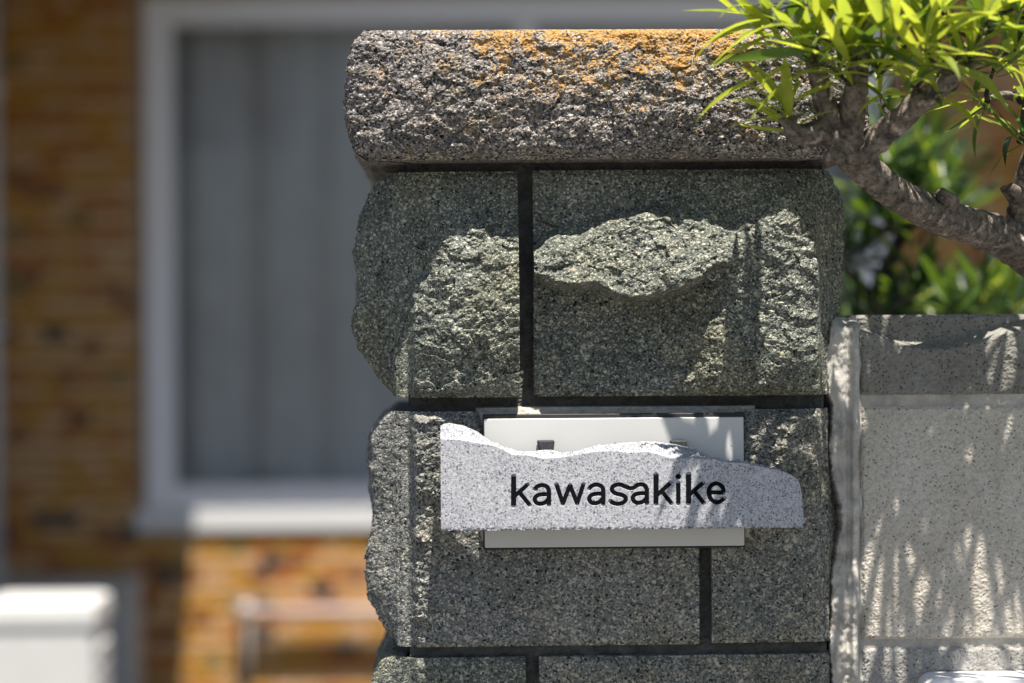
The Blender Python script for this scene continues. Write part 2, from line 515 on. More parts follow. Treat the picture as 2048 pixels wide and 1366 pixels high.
px = S
XL, XR = P(792, 700).x, P(1656, 700).x           # rim corners of the post
DEPTH = XR - XL
ZROW = lambda y: P(1200, y).z
post_base = (0.5 * (XL + XR), DEPTH / 2, 0)
post = thing('gate_post', 'grey split-face stone gate post with lichen-spotted capstone', 'gate post', post_base)
ST = [mat_stone('split_stone_%d' % i, i * 3.1, **kw) for i, kw in enumerate([
    dict(mid=(.168, .178, .15), light=(.53, .515, .415), dark=(.038, .046, .045), big=.90), dict(mid=(.178, .186, .156), light=(.55, .53, .425), dark=(.038, .046, .045), big=.90),
    dict(mid=(.22, .225, .208), light=(.56, .51, .44), dark=(.04, .047, .05), big=.72), dict(mid=(.205, .21, .19), light=(.53, .49, .41), dark=(.038, .044, .047), big=.78)])]

def path_for(x0, x1, left, rightside, c=12 * S, yf=0.0, dep=DEPTH):
    p = []
    if left:
        p += [((x0, yf + dep), (-1, 0), -1), ((x0, yf + c), (-1, 0), -1), ((x0 + .15 * c, yf + .85 * c), (-.8, -.6), -.5), ((x0 + .85 * c, yf + .15 * c), (-.5, -.8), -.2), ((x0 + c * 1.3, yf), (0, -1), 0)]
    else:
        p += [((x0, yf), (0, -1), 0)]
    if rightside:
        p += [((x1 - c * 1.3, yf), (0, -1), 0), ((x1 - .85 * c, yf + .15 * c), (.5, -.8), .2), ((x1 - .15 * c, yf + .85 * c), (.8, -.6), .5), ((x1, yf + c), (1, 0), 1), ((x1, yf + dep), (1, 0), 1)]
    else:
        p += [((x1, yf), (0, -1), 0)]
    return p

def block(name, x0, x1, y0, y1, left, rightside, front, lside, rside, mat, seed, dense=.85e-3, rough=1.0, zs=None):
    """x0..y1 metres/pixels: a split-face block; front(px,py)->(h px, rough), lside(py)->h px"""
    zt, zb = (ZROW(y0), ZROW(y1)) if y1 > 5 else (y0, y1)
    if zs is None: zs = np.linspace(zb, zt, max(6, int((zt - zb) / dense)))
    L = DEPTH if left else 0
    tot = (x1 - x0) + (DEPTH if left else 0) + (DEPTH if rightside else 0)
    kn = []
    if left: kn += [(0, DEPTH - .16, 8e-3), (DEPTH - .16, DEPTH - .06, 2.2e-3)]
    if rightside: kn += [(tot - DEPTH + .06, tot - DEPTH + .16, 2.2e-3), (tot - DEPTH + .16, 9, 8e-3)]
    kn = [(a, b, max(s, dense)) for a, b, s in kn]
    def hf(X, Y, Z, U, SS):
        qx, qy = project(X, np.zeros_like(X), Z)
        wx = qx + 13 * fbm(U * 24 + seed, Z * 24, 4, seed, .6); wy = qy + 15 * fbm(U * 24 + 7, Z * 24 + seed, 4, seed + 2, .6)
        fh, fr = front(wx, wy)
        depth = Y / S
        sa = sstep(5, 66, depth)
        wob = 1 + .22 * fbm(Y * 13 + seed, Z * 13 + 3 * seed, 2, seed + 4)
        lh = lside(qy) * sa * wob; rh = rside(qy) * sa * wob
        edge = np.minimum(sstep(x0 + 20 * S, x0 + 42 * S, X) if left else 1.0, sstep(x1 - 10 * S, x1 - 30 * S, X) if rightside else 1.0)
        onf = np.clip(1 - np.abs(SS) * 1.6, 0, 1)
        h = np.where(SS < -.55, lh, np.where(SS > .55, rh, fh * edge * onf))
        r = np.where(np.abs(SS) > .55, .35 + .65 * sa, .35 + (fr - .35) * edge * onf)
        ed = np.minimum(Z - zb, zt - Z)
        tp = sstep(0, 6e-3, ed)
        h = h * (.72 + .28 * tp)
        chip = np.clip(fbm(U * 45, Z * 30, 3, seed + 6) - .25, 0, 1) * np.exp(-ed / 3e-3) * 9e-3
        return h * S - chip, r * (.45 + .55 * tp)
    return stone_sheet(name, post, mat, path_for(x0, x1, left, rightside), samples(dense, kn), zs, hf, .04, seed, rough)

zero = lambda y: 0 * y
# --- top course under the cap
r1l = rbf([(800, 350, 6), (900, 350, 16), (1030, 350, 20), (800, 430, 6), (850, 450, 18), (870, 430, 24), (900, 478, 66), (960, 470, 72), (1032, 490, 66), (960, 430, 34), (1032, 430, 30),
           (815, 540, 10), (850, 545, 24), (885, 540, 72), (950, 560, 88), (1032, 570, 82), (805, 640, 16), (835, 610, 46), (880, 640, 86), (950, 640, 104), (1032, 650, 90),
           (800, 720, 10), (820, 690, 42), (900, 700, 90), (980, 705, 88), (1032, 720, 78), (800, 785, 6), (830, 770, 46), (900, 765, 82), (1032, 765, 70), (900, 790, 56), (1032, 790, 50)])
def f_r1l(x, y): return r1l(x, y), .55 + .6 * sstep(400, 470, y)
lprof1 = lambda y: np.interp(y, [345, 370, 420, 500, 600, 640, 700, 760, 790], [22, 40, 60, 74, 84, 80, 62, 34, 8])
r1r = rbf([(1070, 350, 16), (1250, 350, 18), (1450, 350, 18), (1640, 350, 10), (1070, 420, 22), (1250, 400, 24), (1450, 420, 34), (1500, 440, 74), (1560, 425, 78), (1610, 460, 58), (1648, 430, 10),
           (1070, 560, 26), (1250, 560, 24), (1400, 540, 50), (1470, 520, 82), (1560, 520, 84), (1615, 530, 64), (1650, 530, 16),
           (1070, 640, 22), (1200, 640, 14), (1350, 640, 16), (1450, 610, 68), (1530, 620, 86), (1610, 630, 68), (1650, 640, 20),
           (1070, 720, 24), (1130, 730, 22), (1250, 720, 10), (1340, 720, 30), (1330, 690, 40), (1390, 660, 66), (1450, 690, 84), (1530, 710, 88), (1610, 710, 68), (1650, 720, 16),
           (1070, 786, 16), (1250, 770, 26), (1300, 780, 44), (1400, 770, 72), (1520, 770, 86), (1600, 770, 66), (1640, 786, 20), (1400, 790, 56), (1520, 790, 62)])
def f_r1r(x, y):
    yL = np.interp(x, [1060, 1100, 1180, 1270, 1340, 1400, 1460], [548, 556, 572, 600, 590, 552, 520])
    yT = np.interp(x, [1060, 1110, 1200, 1290, 1400, 1450, 1480], [505, 468, 452, 425, 428, 445, 450])
    A = np.interp(x, [1060, 1110, 1200, 1300, 1400, 1440, 1490], [34, 46, 52, 54, 36, 16, 0])
    b = A * sstep(yT - 26, yT + 16, y) * (.90 + 1.1 * np.clip((y - yT) / (yL - yT), 0, 1)) * (1 - sstep(yL - 5, yL + 16, y))
    return r1r(x, y) + b, .5 + .6 * sstep(390, 450, y)
rprof1 = lambda y: np.interp(y, [345, 400, 480, 560, 640, 720, 790], [18, 34, 40, 36, 30, 20, 6])
J1 = P(1036, 560).x, P(1066, 560).x
block('stone_block', XL, J1[0], 343, 792, True, False, f_r1l, lprof1, zero, ST[0], 1)
block('stone_block', J1[1], XR, 341, 792, False, True, f_r1r, zero, rprof1, ST[1], 2)
# --- plaque course
r2l = rbf([(800, 825, 8), (830, 830, 44), (900, 835, 54), (955, 840, 40), (975, 840, 30), (1200, 840, 28), (1395, 840, 28), (830, 900, 48), (860, 960, 54), (940, 960, 36), (1200, 960, 26), (1395, 960, 26),
           (820, 1030, 32), (855, 1080, 38), (900, 1080, 22), (1000, 1100, 20), (1200, 1100, 22), (1395, 1100, 20), (825, 1150, 30), (855, 1180, 36), (885, 1160, 22), (1000, 1180, 18), (1200, 1180, 18), (1395, 1180, 16),
           (805, 1230, 14), (835, 1240, 32), (870, 1250, 26), (1000, 1285, 16), (1200, 1285, 16), (1395, 1285, 14), (805, 1285, 6), (835, 1285, 20)])
def f_r2l(x, y):
    k = sstep(905, 860, x)
    return r2l(x, y), .42 + .65 * np.maximum(k, sstep(880, 850, y) * sstep(980, 950, x))
r2r = rbf([(1425, 825, 30), (1520, 830, 54), (1600, 830, 50), (1650, 825, 8), (1425, 900, 28), (1530, 900, 62), (1600, 900, 56), (1650, 900, 10), (1425, 1000, 24), (1540, 1000, 44), (1610, 1000, 40), (1650, 1000, 10),
           (1425, 1120, 20), (1540, 1120, 26), (1610, 1130, 24), (1650, 1130, 10), (1425, 1200, 18), (1540, 1220, 20), (1610, 1210, 18), (1425, 1280, 14), (1600, 1280, 14), (1650, 1280, 6)])
def f_r2r(x, y): return r2r(x, y), .45 + .6 * sstep(1040, 960, y)
lprof2 = lambda y: np.interp(y, [818, 840, 880, 920, 990, 1040, 1080, 1130, 1190, 1240, 1290], [20, 36, 52, 57, 54, 50, 55, 61, 54, 36, 8])
rprof2 = lambda y: np.interp(y, [818, 900, 1000, 1060, 1200, 1290], [6, 14, 28, 30, 12, 6])
J2 = P(1397, 1200).x, P(1422, 1200).x
block('stone_block', XL, J2[0], 820, 1289, True, False, f_r2l, lprof2, zero, ST[2], 3)
block('stone_block', J2[1], XR, 820, 1287, False, True, f_r2r, zero, rprof2, ST[3], 4)
# --- course below
def f_r3(x, y): return 16 + 14 * sstep(880, 845, x) + 7 * fbm(x / 90, y / 90, 2, 21), .42 + .6 * sstep(890, 850, x)
lprof3 = lambda y: np.interp(y, [1308, 1330, 1366, 1450, 1600, 1785], [14, 34, 50, 62, 58, 10])
J3 = P(1051, 1340).x, P(1078, 1340).x
zs3 = np.concatenate([np.linspace(ZROW(1783), ZROW(1400), 24)[:-1], np.linspace(ZROW(1400), ZROW(1311), 46)])
block('stone_block', XL, J3[0], 1311, 1783, True, False, f_r3, lprof3, zero, ST[0], 5, zs=zs3)
block('stone_block', J3[1], XR, 1309, 1783, False, True, f_r3, zero, rprof2, ST[3], 6, zs=zs3)
# --- courses down to the ground (below the picture)
zt = ZROW(1805); k = 0
while zt > .01:
    zb = max(0.0, zt - 478 * S + .012)
    j = J2 if k % 2 == 0 else J1
    fz = lambda x, y: (24 + 14 * fbm(x / 120, y / 120, 2, 31), .9 + 0 * x)
    lp = lambda y, a=ZROW: 46 + 0 * y
    block('stone_block', XL, j[0], zt, zb, True, False, fz, lp, zero, ST[k % 4], 7 + k, dense=6e-3)
    block('stone_block', j[1], XR, zt, zb, False, True, fz, zero, lp, ST[(k + 1) % 4], 17 + k, dense=6e-3)
    zt = zb - .012; k += 1

MORT = mat_mortar('joint_mortar', (.11, .109, .104), .35, 2, .7)
ins = 20 * S
mx_, mz_ = np.meshgrid(np.linspace(XL + ins, XR - 3 * S, 230), np.concatenate([np.linspace(0, 1.2, 60)[:-1], np.linspace(1.2, ZROW(300), 340)]), indexing='ij')
my_ = ins + .0035 * fbm(mx_ * 60, mz_ * 60, 4, 81) + .001 * perlin(mx_ * 420, mz_ * 420, 82)
qy_ = project(mx_, 0 * mx_, mz_)[1]
my_ -= 12 * S * np.exp(-((qy_ - 1300) / 22) ** 4)                    # fuller pointing under the plaque course
my_[0, :] += DEPTH; my_[-1, :] += DEPTH; my_[:, -1] += DEPTH - .02
mk('mortar', np.stack([mx_, my_, mz_], -1).reshape(-1, 3), grid_faces(*mx_.shape), MORT, post)
b = MB(); b.box(XL + ins, XR - ins, DEPTH - .02, DEPTH + .012, 0, ZROW(318)); b.obj('back_face', MORT, post)

# --- capstone
CX0, CX1, CYF = P(706, 180, -.045).x, P(1726, 180, -.045).x, -112 * S
ct, cb = P(1100, 56, CYF).z, P(1100, 317, CYF).z
CAPM = mat_stone('capstone_stone', 9.3, mid=(.20, .18, .168), light=(.56, .50, .44), dark=(.026, .027, .032), lichen=(P(720, 100).x - post_base[0], P(1640, 100).x - post_base[0], P(1, 275).z, P(1, 90).z), grain=620)
def cap_h(X, Y, Z, U, SS):
    t = (ct - Z) / (ct - cb)                # 0 top .. 1 bottom
    prof = np.interp(t, [0, .012, .035, .08, .18, .38, .64, .80, .90, .945, 1.0], [-24, -16, -10, -4, 3, 10, 13, 8, 1, -5, -24])
    rg = np.interp(t, [0, .03, .1, .86, .94, .97, 1], [.5, .8, 1.05, 1.05, .5, .3, .3])
    hol = 7 * fbm(U * 16, Z * 20, 3, 40) * np.interp(t, [0, .1, .3, .75, .88, 1], [0, .3, 1, 1, 0, 0])
    cor = 1 - np.clip(np.abs(np.abs(SS) - .4) / .5, 0, 1)
    endp = np.where(np.abs(SS) > .3, -6 * sstep(.08, 0, t), 0)
    return (prof + hol + endp) * S, rg
tot = (CX1 - CX0) + 2 * (DEPTH + .08)
dc = DEPTH + .08
zc = np.linspace(cb, ct, 138)
stone_sheet('capstone', post, CAPM, path_for(CX0, CX1, True, True, c=16 * S, yf=CYF, dep=dc),
            samples(.85e-3, [(0, dc - .16, 8e-3), (dc - .16, dc - .05, 2e-3), (tot - dc + .05, tot - dc + .16, 2e-3), (tot - dc + .16, 9, 8e-3)]), zc, cap_h, .05, 8, 1.15, (CX0, CX1, CYF))
b = MB(); b.box(CX0 + .03, CX1 - .03, CYF + .03, CYF + dc + .02, cb + .02, ct - 16 * S * .2)
b.obj('capstone_core', CAPM, post)

# ------------------------------------------------------------------ nameplate let into the post
PLY = -.026
pl0, pl1 = P(968, 838, PLY), P(1489, 1091, PLY)
WHITE = mat_plain('white_acrylic', (.58, .58, .565), .28, .03, 12, .5, speck=60)
GAPM = mat_plain('black_gap', (.02, .021, .022), .6, .2)
plate = thing('house_nameplate', 'blank white nameplate set in the gate post behind the granite slab', 'nameplate', (.5 * (pl0.x + pl1.x), 0, pl1.z))
bm_ = MB(); bm_.box(pl0.x, pl1.x, PLY, PLY + .012, pl1.z, pl0.z, .0007); bm_.obj('panel', WHITE, plate)
bm_ = MB(); bm_.box(pl0.x - .0012, pl1.x + .0012, PLY + .0035, PLY + .014, pl1.z - .002, pl0.z + .0036, .0006); bm_.obj('gap_strip', GAPM, plate)  # black strip stands in for the dark shaded gap round the panel
# mortar bedding round it, part of the post
BED = mat_mortar('bedding_mortar', (.40, .375, .33), .3, 5)
bx0, bx1, bz0, bz1 = P(945, 1, PLY).x, P(1512, 1, PLY).x, P(1, 1103, PLY).z, P(1, 822, PLY).z
xs = np.linspace(bx0, bx1, 240); zs = np.linspace(bz0, bz1, 130)
U, Z = np.meshgrid(xs, zs, indexing='ij')
ed = np.minimum(np.minimum(U - bx0, bx1 - U), np.minimum(Z - bz0, bz1 - Z))
Yb = PLY + .009 + .009 * sstep(.010, 0, ed + .003 * fbm(U * 90, Z * 90, 3, 77)) + .0009 * fbm(U * 160, Z * 160, 3, 78)
inn = (U > pl0.x) & (U < pl1.x) & (Z > pl1.z) & (Z < pl0.z)
Yb = np.where(inn, PLY + .013, Yb)
Yb[0, :] += .02; Yb[-1, :] += .02; Yb[:, 0] += .02; Yb[:, -1] += .02
mk('bedding', np.stack([U, Yb, Z], -1).reshape(-1, 3), grid_faces(240, 130), BED, post)

# ------------------------------------------------------------------ granite slab with carved name
SLF, SLB = -.066, -.040
zq = lambda X, Y: (860 + X / 2.626, 800 + Y / 2.626)          # notes taken on an enlarged crop
outer = [(55, 135), (75, 124), (100, 120), (180, 135), (250, 165), (320, 215), (380, 240), (430, 262), (520, 272), (600, 262), (640, 260), (700, 278), (780, 268), (860, 245), (950, 232), (1050, 222), (1150, 216), (1230, 222), (1300, 232), (1380, 250), (1440, 270), (1490, 300), (1560, 318), (1650, 325), (1740, 345), (1830, 362), (1890, 385), (1932, 410), (1944, 445), (1952, 490), (1958, 550), (1961, 600)]
frontc = [(55, 205), (150, 210), (250, 225), (330, 240), (380, 260), (430, 288), (520, 292), (600, 308), (700, 300), (780, 288), (860, 272), (950, 268), (1050, 276), (1150, 272), (1250, 300), (1320, 310), (1400, 310), (1480, 314), (1560, 327), (1650, 332), (1740, 352), (1830, 368), (1888, 390), (1932, 416), (1944, 450), (1952, 494), (1958, 552), (1961, 602)]
def curve_world(c, Y):
    pts = [P(*zq(*p), Y) for p in c]
    return np.array([p.x for p in pts]), np.array([p.z for p in pts])
fx, fz_ = curve_world(frontc, SLF); ox, oz = curve_world(outer, SLB)
sbz = P(*zq(1000, 680), SLF).z
x_l, x_r = fx[0], fx[-1]
# letters as centre lines
LET = [
    [[(439, 403), (439, 555)], [(446, 505), (512, 446)], [(470, 487), (523, 552)]],
    [[(550, 468), (566, 454), (588, 448), (608, 453), (621, 467), (624, 490), (624, 551)], [(624, 496), (590, 496), (563, 503), (550, 521), (559, 540), (580, 546), (606, 538), (624, 518)]],
    [[(664, 445), (698, 546), (735, 449), (773, 545), (806, 444)]],
    [[(836, 465), (852, 451), (874, 445), (894, 450), (907, 464), (910, 488), (910, 548)], [(910, 493), (876, 493), (849, 500), (836, 518), (845, 537), (866, 543), (892, 535), (910, 515)]],
    [[(948, 531), (962, 541), (985, 546), (1010, 542), (1027, 527), (1022, 507), (1000, 497), (975, 491), (957, 476), (960, 456), (980, 446), (1003, 446), (1025, 455), (1047, 464)]],
    [[(1047, 464), (1068, 462), (1090, 448), (1112, 444), (1130, 453), (1138, 472), (1139, 498), (1139, 545)], [(1139, 491), (1104, 491), (1077, 498), (1065, 516), (1074, 534), (1095, 541), (1120, 533), (1139, 513)]],
    [[(1187, 394), (1187, 545)], [(1193, 500), (1262, 437)], [(1217, 480), (1268, 543)]],
    [[(1304, 437), (1304, 544)], [(1303.5, 402), (1304.5, 402.5)]],
    [[(1358, 392), (1358, 544)], [(1364, 497), (1433, 435)], [(1388, 478), (1438, 542)]],
    [[(1467, 486), (1541, 486), (1540, 465), (1526, 447), (1504, 439), (1482, 445), (1467, 465), (1465, 490), (1473, 518), (1490, 533), (1512, 537), (1530, 530), (1545, 517)]],
]
WID = 22.0 / 2.626 * S
def to_w(pts, Y): return np.array([[P(*zq(*p), Y).x, P(*zq(*p), Y).z] for p in pts])
strokes = []
for li, L in enumerate(LET):
    for st in L:
        straight = li in (0, 2, 6, 8) or len(st) == 2
        w = WID * (1.18 if len(st) == 2 and abs(st[0][0] - st[1][0]) < 2 and li != 7 else 1.0)
        if li == 7 and len(st) == 2 and abs(st[0][1] - st[1][1]) < 5: w = WID * 1.28
        p = to_w(st, SLF)
        if not straight: 
            if li == 9:
                p = np.array([p[0]] + list(spline(p[1:], 6)))
            else:
                p = np.array(spline(p, 6))
        strokes.append((li, p, w))
xs = np.concatenate([np.linspace(x_l, fx[-5], 760)[:-1], np.linspace(fx[-5], x_r, 34)])
nxs = len(xs)
zf, zo = np.interp(xs, fx, fz_), np.interp((xs - x_l) / (x_r - x_l) * (ox[-1] - ox[0]) + ox[0], ox, oz)
chip = .0009 * fbm(xs * 400, xs * 0 + 3, 3, 51) - .0022 * np.clip(fbm(xs * 130, xs * 0 + 9, 2, 52) - .35, 0, 1)
zb_ = sbz + np.abs(chip) * .9
NF, NB = 210, 16
tt = np.linspace(0, 1, NF)
Xg = np.repeat(xs[:, None], NF, 1); Zg = zb_[:, None] + (zf - zb_)[:, None] * tt
Yg = SLF + .00006 * fbm(Xg * 300, Zg * 300, 2, 60)
Yg += .0012 * np.exp(-(Zg - zb_[:, None]) / .0010) * np.clip(.5 + fbm(Xg * 300, Zg * 300, 2, 61), 0, 2)
dist = np.full(Xg.shape, 1.0)
for li, p, w in strokes:
    for a, c in zip(p[:-1], p[1:]):
        ab = c - a
        x0_, x1_ = min(a[0], c[0]) - .004, max(a[0], c[0]) + .004
        i0, i1 = np.searchsorted(xs, x0_), np.searchsorted(xs, x1_)
        X_, Z_ = Xg[i0:i1], Zg[i0:i1]
        t_ = np.clip(((X_ - a[0]) * ab[0] + (Z_ - a[1]) * ab[1]) / max(1e-12, ab @ ab), 0, 1)
        dist[i0:i1] = np.minimum(dist[i0:i1], np.hypot(X_ - a[0] - t_ * ab[0], Z_ - a[1] - t_ * ab[1]) - w / 2)
Yg = Yg + .0014 * sstep(.00015, -.00035, dist)
rows = [np.stack([Xg, Yg, Zg], -1)]
# broken upper face, back and underside
sb = np.linspace(0, 1, NB + 1)[1:]
Xb = np.repeat(xs[:, None], NB, 1)
shape = sb ** .8
Zb = zf[:, None] + (zo - zf)[:, None] * shape + (.0026 * fbm(Xb * 120, sb[None] * 3, 4, 63) + .0016 * perlin(Xb * 600, sb[None] * 9, 64)) * np.sin(np.pi * np.clip(sb, .05, .97))[None]
Ybk = SLF + (SLB - SLF) * sb[None] + .0012 * fbm(Xb * 140, sb[None] * 4, 3, 65) * np.sin(np.pi * sb)[None]
rows.append(np.stack([Xb, Ybk, Zb], -1))
back = np.stack([xs, np.full(nxs, SLB), zb_ + .0005], -1)[:, None]
front_lo = np.stack([xs, np.full(nxs, SLF + .0016), zb_ - .0001], -1)[:, None]
G = np.concatenate([front_lo] + rows + [back, front_lo], 1)
xsh = (G[:, :, 1] - SLF) / (SLB - SLF)
G = np.concatenate([np.stack([0 * G[0, :, 0] + x_l + .004, np.clip(G[0, :, 1] + .006, SLF + .008, SLB - .002), np.clip(G[0, :, 2], G[0, :, 2].min() + .004, G[0, :, 2].max() - .004)], -1)[None], G,
                    np.stack([0 * G[-1, :, 0] + x_r - .002, np.clip(G[-1, :, 1] + .006, SLF + .008, SLB - .002), np.clip(G[-1, :, 2], G[-1, :, 2].min() + .002, G[-1, :, 2].max())], -1)[None]], 0)
slab_base = (.5 * (x_l + x_r), SLB, sbz)
slab = thing('name_slab', 'pale grey granite slab with broken top edge, carved kawasakike, on gate post', 'stone sign', slab_base)
GRAN = mat_granite('pale_granite')
so = mk('slab', G.reshape(-1, 3), grid_faces(*G.shape[:2]), GRAN, slab)
so.data.materials.append(mat_granite('broken_granite_dimmed', .86))  # broken face darkened in colour against sun glare; same stone as the front
jj = np.tile(np.arange(G.shape[1] - 1), G.shape[0] - 1)
so.data.polygons.foreach_set('material_index', ((jj > NF) & (jj < NF + NB + 1)).astype(np.int32))
INK = mat_plain('black_carving_paint', (.006, .007, .009), .9, .3, 400, .05)
def ribbon(p, w, y):
    p = np.asarray(p); d = np.gradient(p, axis=0); d /= np.maximum(1e-9, np.linalg.norm(d, axis=1))[:, None]
    v, f = [], []
    nrm = np.stack([-d[:, 1], d[:, 0]], 1)
    for i in range(len(p)):
        k = 1.0
        if 0 < i < len(p) - 1:
            a = (p[i] - p[i - 1]) / np.linalg.norm(p[i] - p[i - 1]); c = (p[i + 1] - p[i]) / np.linalg.norm(p[i + 1] - p[i])
            k = 1 / max(.5, math.sqrt(max(.01, (1 + a @ c) / 2)))
        v += [(p[i][0] + nrm[i][0] * w / 2 * k, y, p[i][1] + nrm[i][1] * w / 2 * k), (p[i][0] - nrm[i][0] * w / 2 * k, y, p[i][1] - nrm[i][1] * w / 2 * k)]
    for i in range(len(p) - 1): f.append((2 * i, 2 * i + 1, 2 * i + 3, 2 * i + 2))
    return v, f
for li in range(len(LET)):
    b = MB(); q = 0
    for l2, p, w in strokes:
        if l2 != li: continue
        y = SLF + .00045 + q * .00006; q += 1
        if li == 7 and len(p) == 2 and abs(p[0][1] - p[1][1]) < 2e-3 and abs(p[0][0] - p[1][0]) < 2e-3:
            c = p.mean(0); n = 24
            b.add([(c[0] + math.cos(2 * math.pi * k / n) * w * .52, y, c[1] + math.sin(2 * math.pi * k / n) * w * .52) for k in range(n)], [tuple(range(n))])
        elif li == 2:
            for k, (a, c) in enumerate(zip(p[:-1], p[1:])):
                b.add(*ribbon(np.array([a, c]), w * 1.04, y + k * .00006))
        elif li == 9:
            b.add(*ribbon(p[:2], w * .95, y)); b.add(*ribbon(p[1:], w * 1.04, y + .00006))
        else:
            b.add(*ribbon(p, w * 1.04, y))
    o = b.obj('letter', INK, slab)
    o['label'] = 'carved black letter ' + 'kawasakike'[li]
# dark mounting pads between nameplate and slab
PAD = mat_plain('dark_foam', (.035, .037, .04), .8, .3, 300)
for (a, c, y0, y1) in ((1073, 1109, 880, 960), (1338, 1372, 880, 950)):
    p0, p1 = P(a, y0, PLY), P(c, y1, PLY)
    b = MB(); b.box(p0.x, p1.x, SLB + .0015, PLY - .0003, p1.z, p0.z, .001)
    b.v = [(x + (.002 if z > p0.z - .004 and x < .5 * (p0.x + p1.x) else 0) * 0 + (p0.z - z) * (.25 if x < .5 * (p0.x + p1.x) else -.12), y, z) for x, y, z in b.v]
    b.obj('mounting_pad', PAD, slab)

# ------------------------------------------------------------------ low block wall beside the post
WY = .010
wx0 = P(1722, 900, WY).x; wx1 = wx0 + 1.62
wall = thing('garden_wall', 'low pale concrete block wall with scalloped coping beside the gate post', 'wall', (.5 * (wx0 + wx1), .07, 0))
CB = [mat_castblock('cast_block_%d' % i, c, s, i * 2.3, d) for i, (c, s, d) in enumerate([((.25, .242, .22), .16, .55), ((.55, .512, .45), .07, .45), ((.36, .35, .33), .14, .5)])]
WTH = .12
def panel(name, parent, mat, x0, x1, z0, z1, yfun, sp=.0014, back=.06, sz=None):
    nx_, nz_ = max(4, int((x1 - x0) / sp)), max(4, int((z1 - z0) / (sz or sp)))
    X_, Z_ = np.meshgrid(np.linspace(x0, x1, nx_), np.linspace(z0, z1, nz_), indexing='ij')
    ed = np.minimum(np.minimum(X_ - x0, x1 - X_), np.minimum(Z_ - z0, z1 - Z_))
    Y_ = yfun(X_, Z_) + .0022 * sstep(.0028, 0, ed + .001 * fbm(X_ * 200, Z_ * 200, 2, 9))
    pad = lambda A: np.pad(A, 1, mode='edge')
    X_, Z_, Y_ = pad(X_), pad(Z_), pad(Y_)
    Y_[0, :] = Y_[-1, :] = WY + back; Y_[:, 0] = Y_[:, -1] = WY + back
    o = mk(name, np.stack([X_, Y_, Z_], -1).reshape(-1, 3), grid_faces(*X_.shape), mat, parent)
    return o
zr = lambda y: P(1880, y, WY).z
arc_w = lambda c: (np.array([P(x, y, WY).x for x, y in c]), np.array([P(x, y, WY).z for x, y in c]))
ax, az = arc_w([(1690, 652), (1720, 664), (1760, 674), (1790, 684), (1820, 695), (1860, 701), (1920, 698), (1980, 682), (2048, 660), (2100, 648), (2160, 641), (2700, 640)])
def coping_y(X_, Z_):
    za = np.interp(X_, ax, az)
    wide = np.interp(X_, [P(1800, 1).x, P(1930, 1).x, P(2048, 1).x], [.004, .013, .011])
    r = sstep(0, 1, (Z_ - za) / wide)
    return WY + .020 * r + .0011 * fbm(X_ * 70, Z_ * 70, 3, 15) * (1 - r * .6) + .0006 * fbm(X_ * 320, Z_ * 320, 2, 16)
ztop = P(1880, 629, WY + .02).z
blk_w = .39
rowsw = [(ztop, zr(789), 0)]
z = zr(812)
while z > .02:
    zb = max(0, z - 470 * S); rowsw.append((z, zb, 1)); z = zb - 18 * S
for i, (zt_, zb_r, kd) in enumerate(rowsw):
    off = 0 if i % 2 == 0 or i == 1 else .19
    x = wx0
    first = True
    while x < wx1 - .01:
        xe = min(wx1, x + (blk_w - off if first and off else blk_w)); first = False
        near = x < P(2100, 1).x and zt_ > EYE - .32
        yf = coping_y if kd == 0 else (lambda X_, Z_: WY + .0005 * fbm(X_ * 120, Z_ * 120, 3, 18) + .0004 * fbm(X_ * 420, Z_ * 420, 2, 19))
        panel('coping_block' if kd == 0 else 'concrete_block', wall, CB[0] if kd == 0 else CB[1 + (i > 1)], x, xe, zb_r, zt_, yf, .0011 if near else .012, back=WTH - .02 if kd == 0 else .05)
        x = xe + .008
WM = mat_mortar('wall_mortar', (.44, .41, .36), .35, 8, .6)
b = MB(); b.box(wx0 - .004, wx1 - .004, WY + .0028, WY + WTH, 0, zr(783)); b.obj('mortar', WM, wall)
# smooth mortar fillet that closes the gap to the post
FX0, FX1 = P(1655, 900, WY).x, P(1724, 900, WY).x
fil_t, fil_b = P(1700, 634, WY).z, 0.9
X_, Z_ = np.meshgrid(np.linspace(FX0, FX1, 60), np.linspace(fil_b, fil_t, 560), indexing='ij')
qx, qy = project(X_, 0 * X_ + WY, Z_)
lo = np.interp(qy, [640, 700, 780, 810, 900, 960, 1010, 1060, 1130, 1280, 1400], [1662, 1649, 1650, 1662, 1655, 1661, 1677, 1677, 1662, 1655, 1664]) + 3 * fbm(Z_ * 60, 0 * Z_, 3, 70) + 2.5 * fbm(Z_ * 260, 0 * Z_ + 4, 2, 74)
edge = sstep(lo - 2, lo + 4, qx)
Yf = WY - .004 + .028 * (1 - edge) - .0035 * np.exp(-((qx - 1708 - 2 * fbm(Z_ * 20, 0 * Z_, 2, 76)) / 7) ** 4) + .0025 * np.exp(-((qx - 1695) / 5) ** 2) + .007 * sstep(1716, 1722, qx) - .0025 * np.exp(-((qx - 1688) / 14) ** 2) * np.clip(.4 + fbm(X_ * 25, Z_ * 18, 3, 71), 0, 1) + .0009 * fbm(X_ * 180, Z_ * 120, 3, 72) - .0035 * fbm(X_ * 30, Z_ * 26, 4, 73) * edge
FILM = mat_mortar('fillet_mortar', (.50, .48, .445), .45, 12, .6)
Yf = Yf + .02 * sstep(fil_t - .012 - .006 * perlin(X_ * 60, 0 * X_, 75), fil_t, Z_) ** 2
V = np.stack([X_, Yf, Z_], -1)
V = np.concatenate([V, np.stack([X_[:, -1:], Yf[:, -1:] * 0 + WY + .05, Z_[:, -1:]], -1)], 1)
mk('mortar_fillet', V.reshape(-1, 3), grid_faces(60, 561), FILM, wall, True)
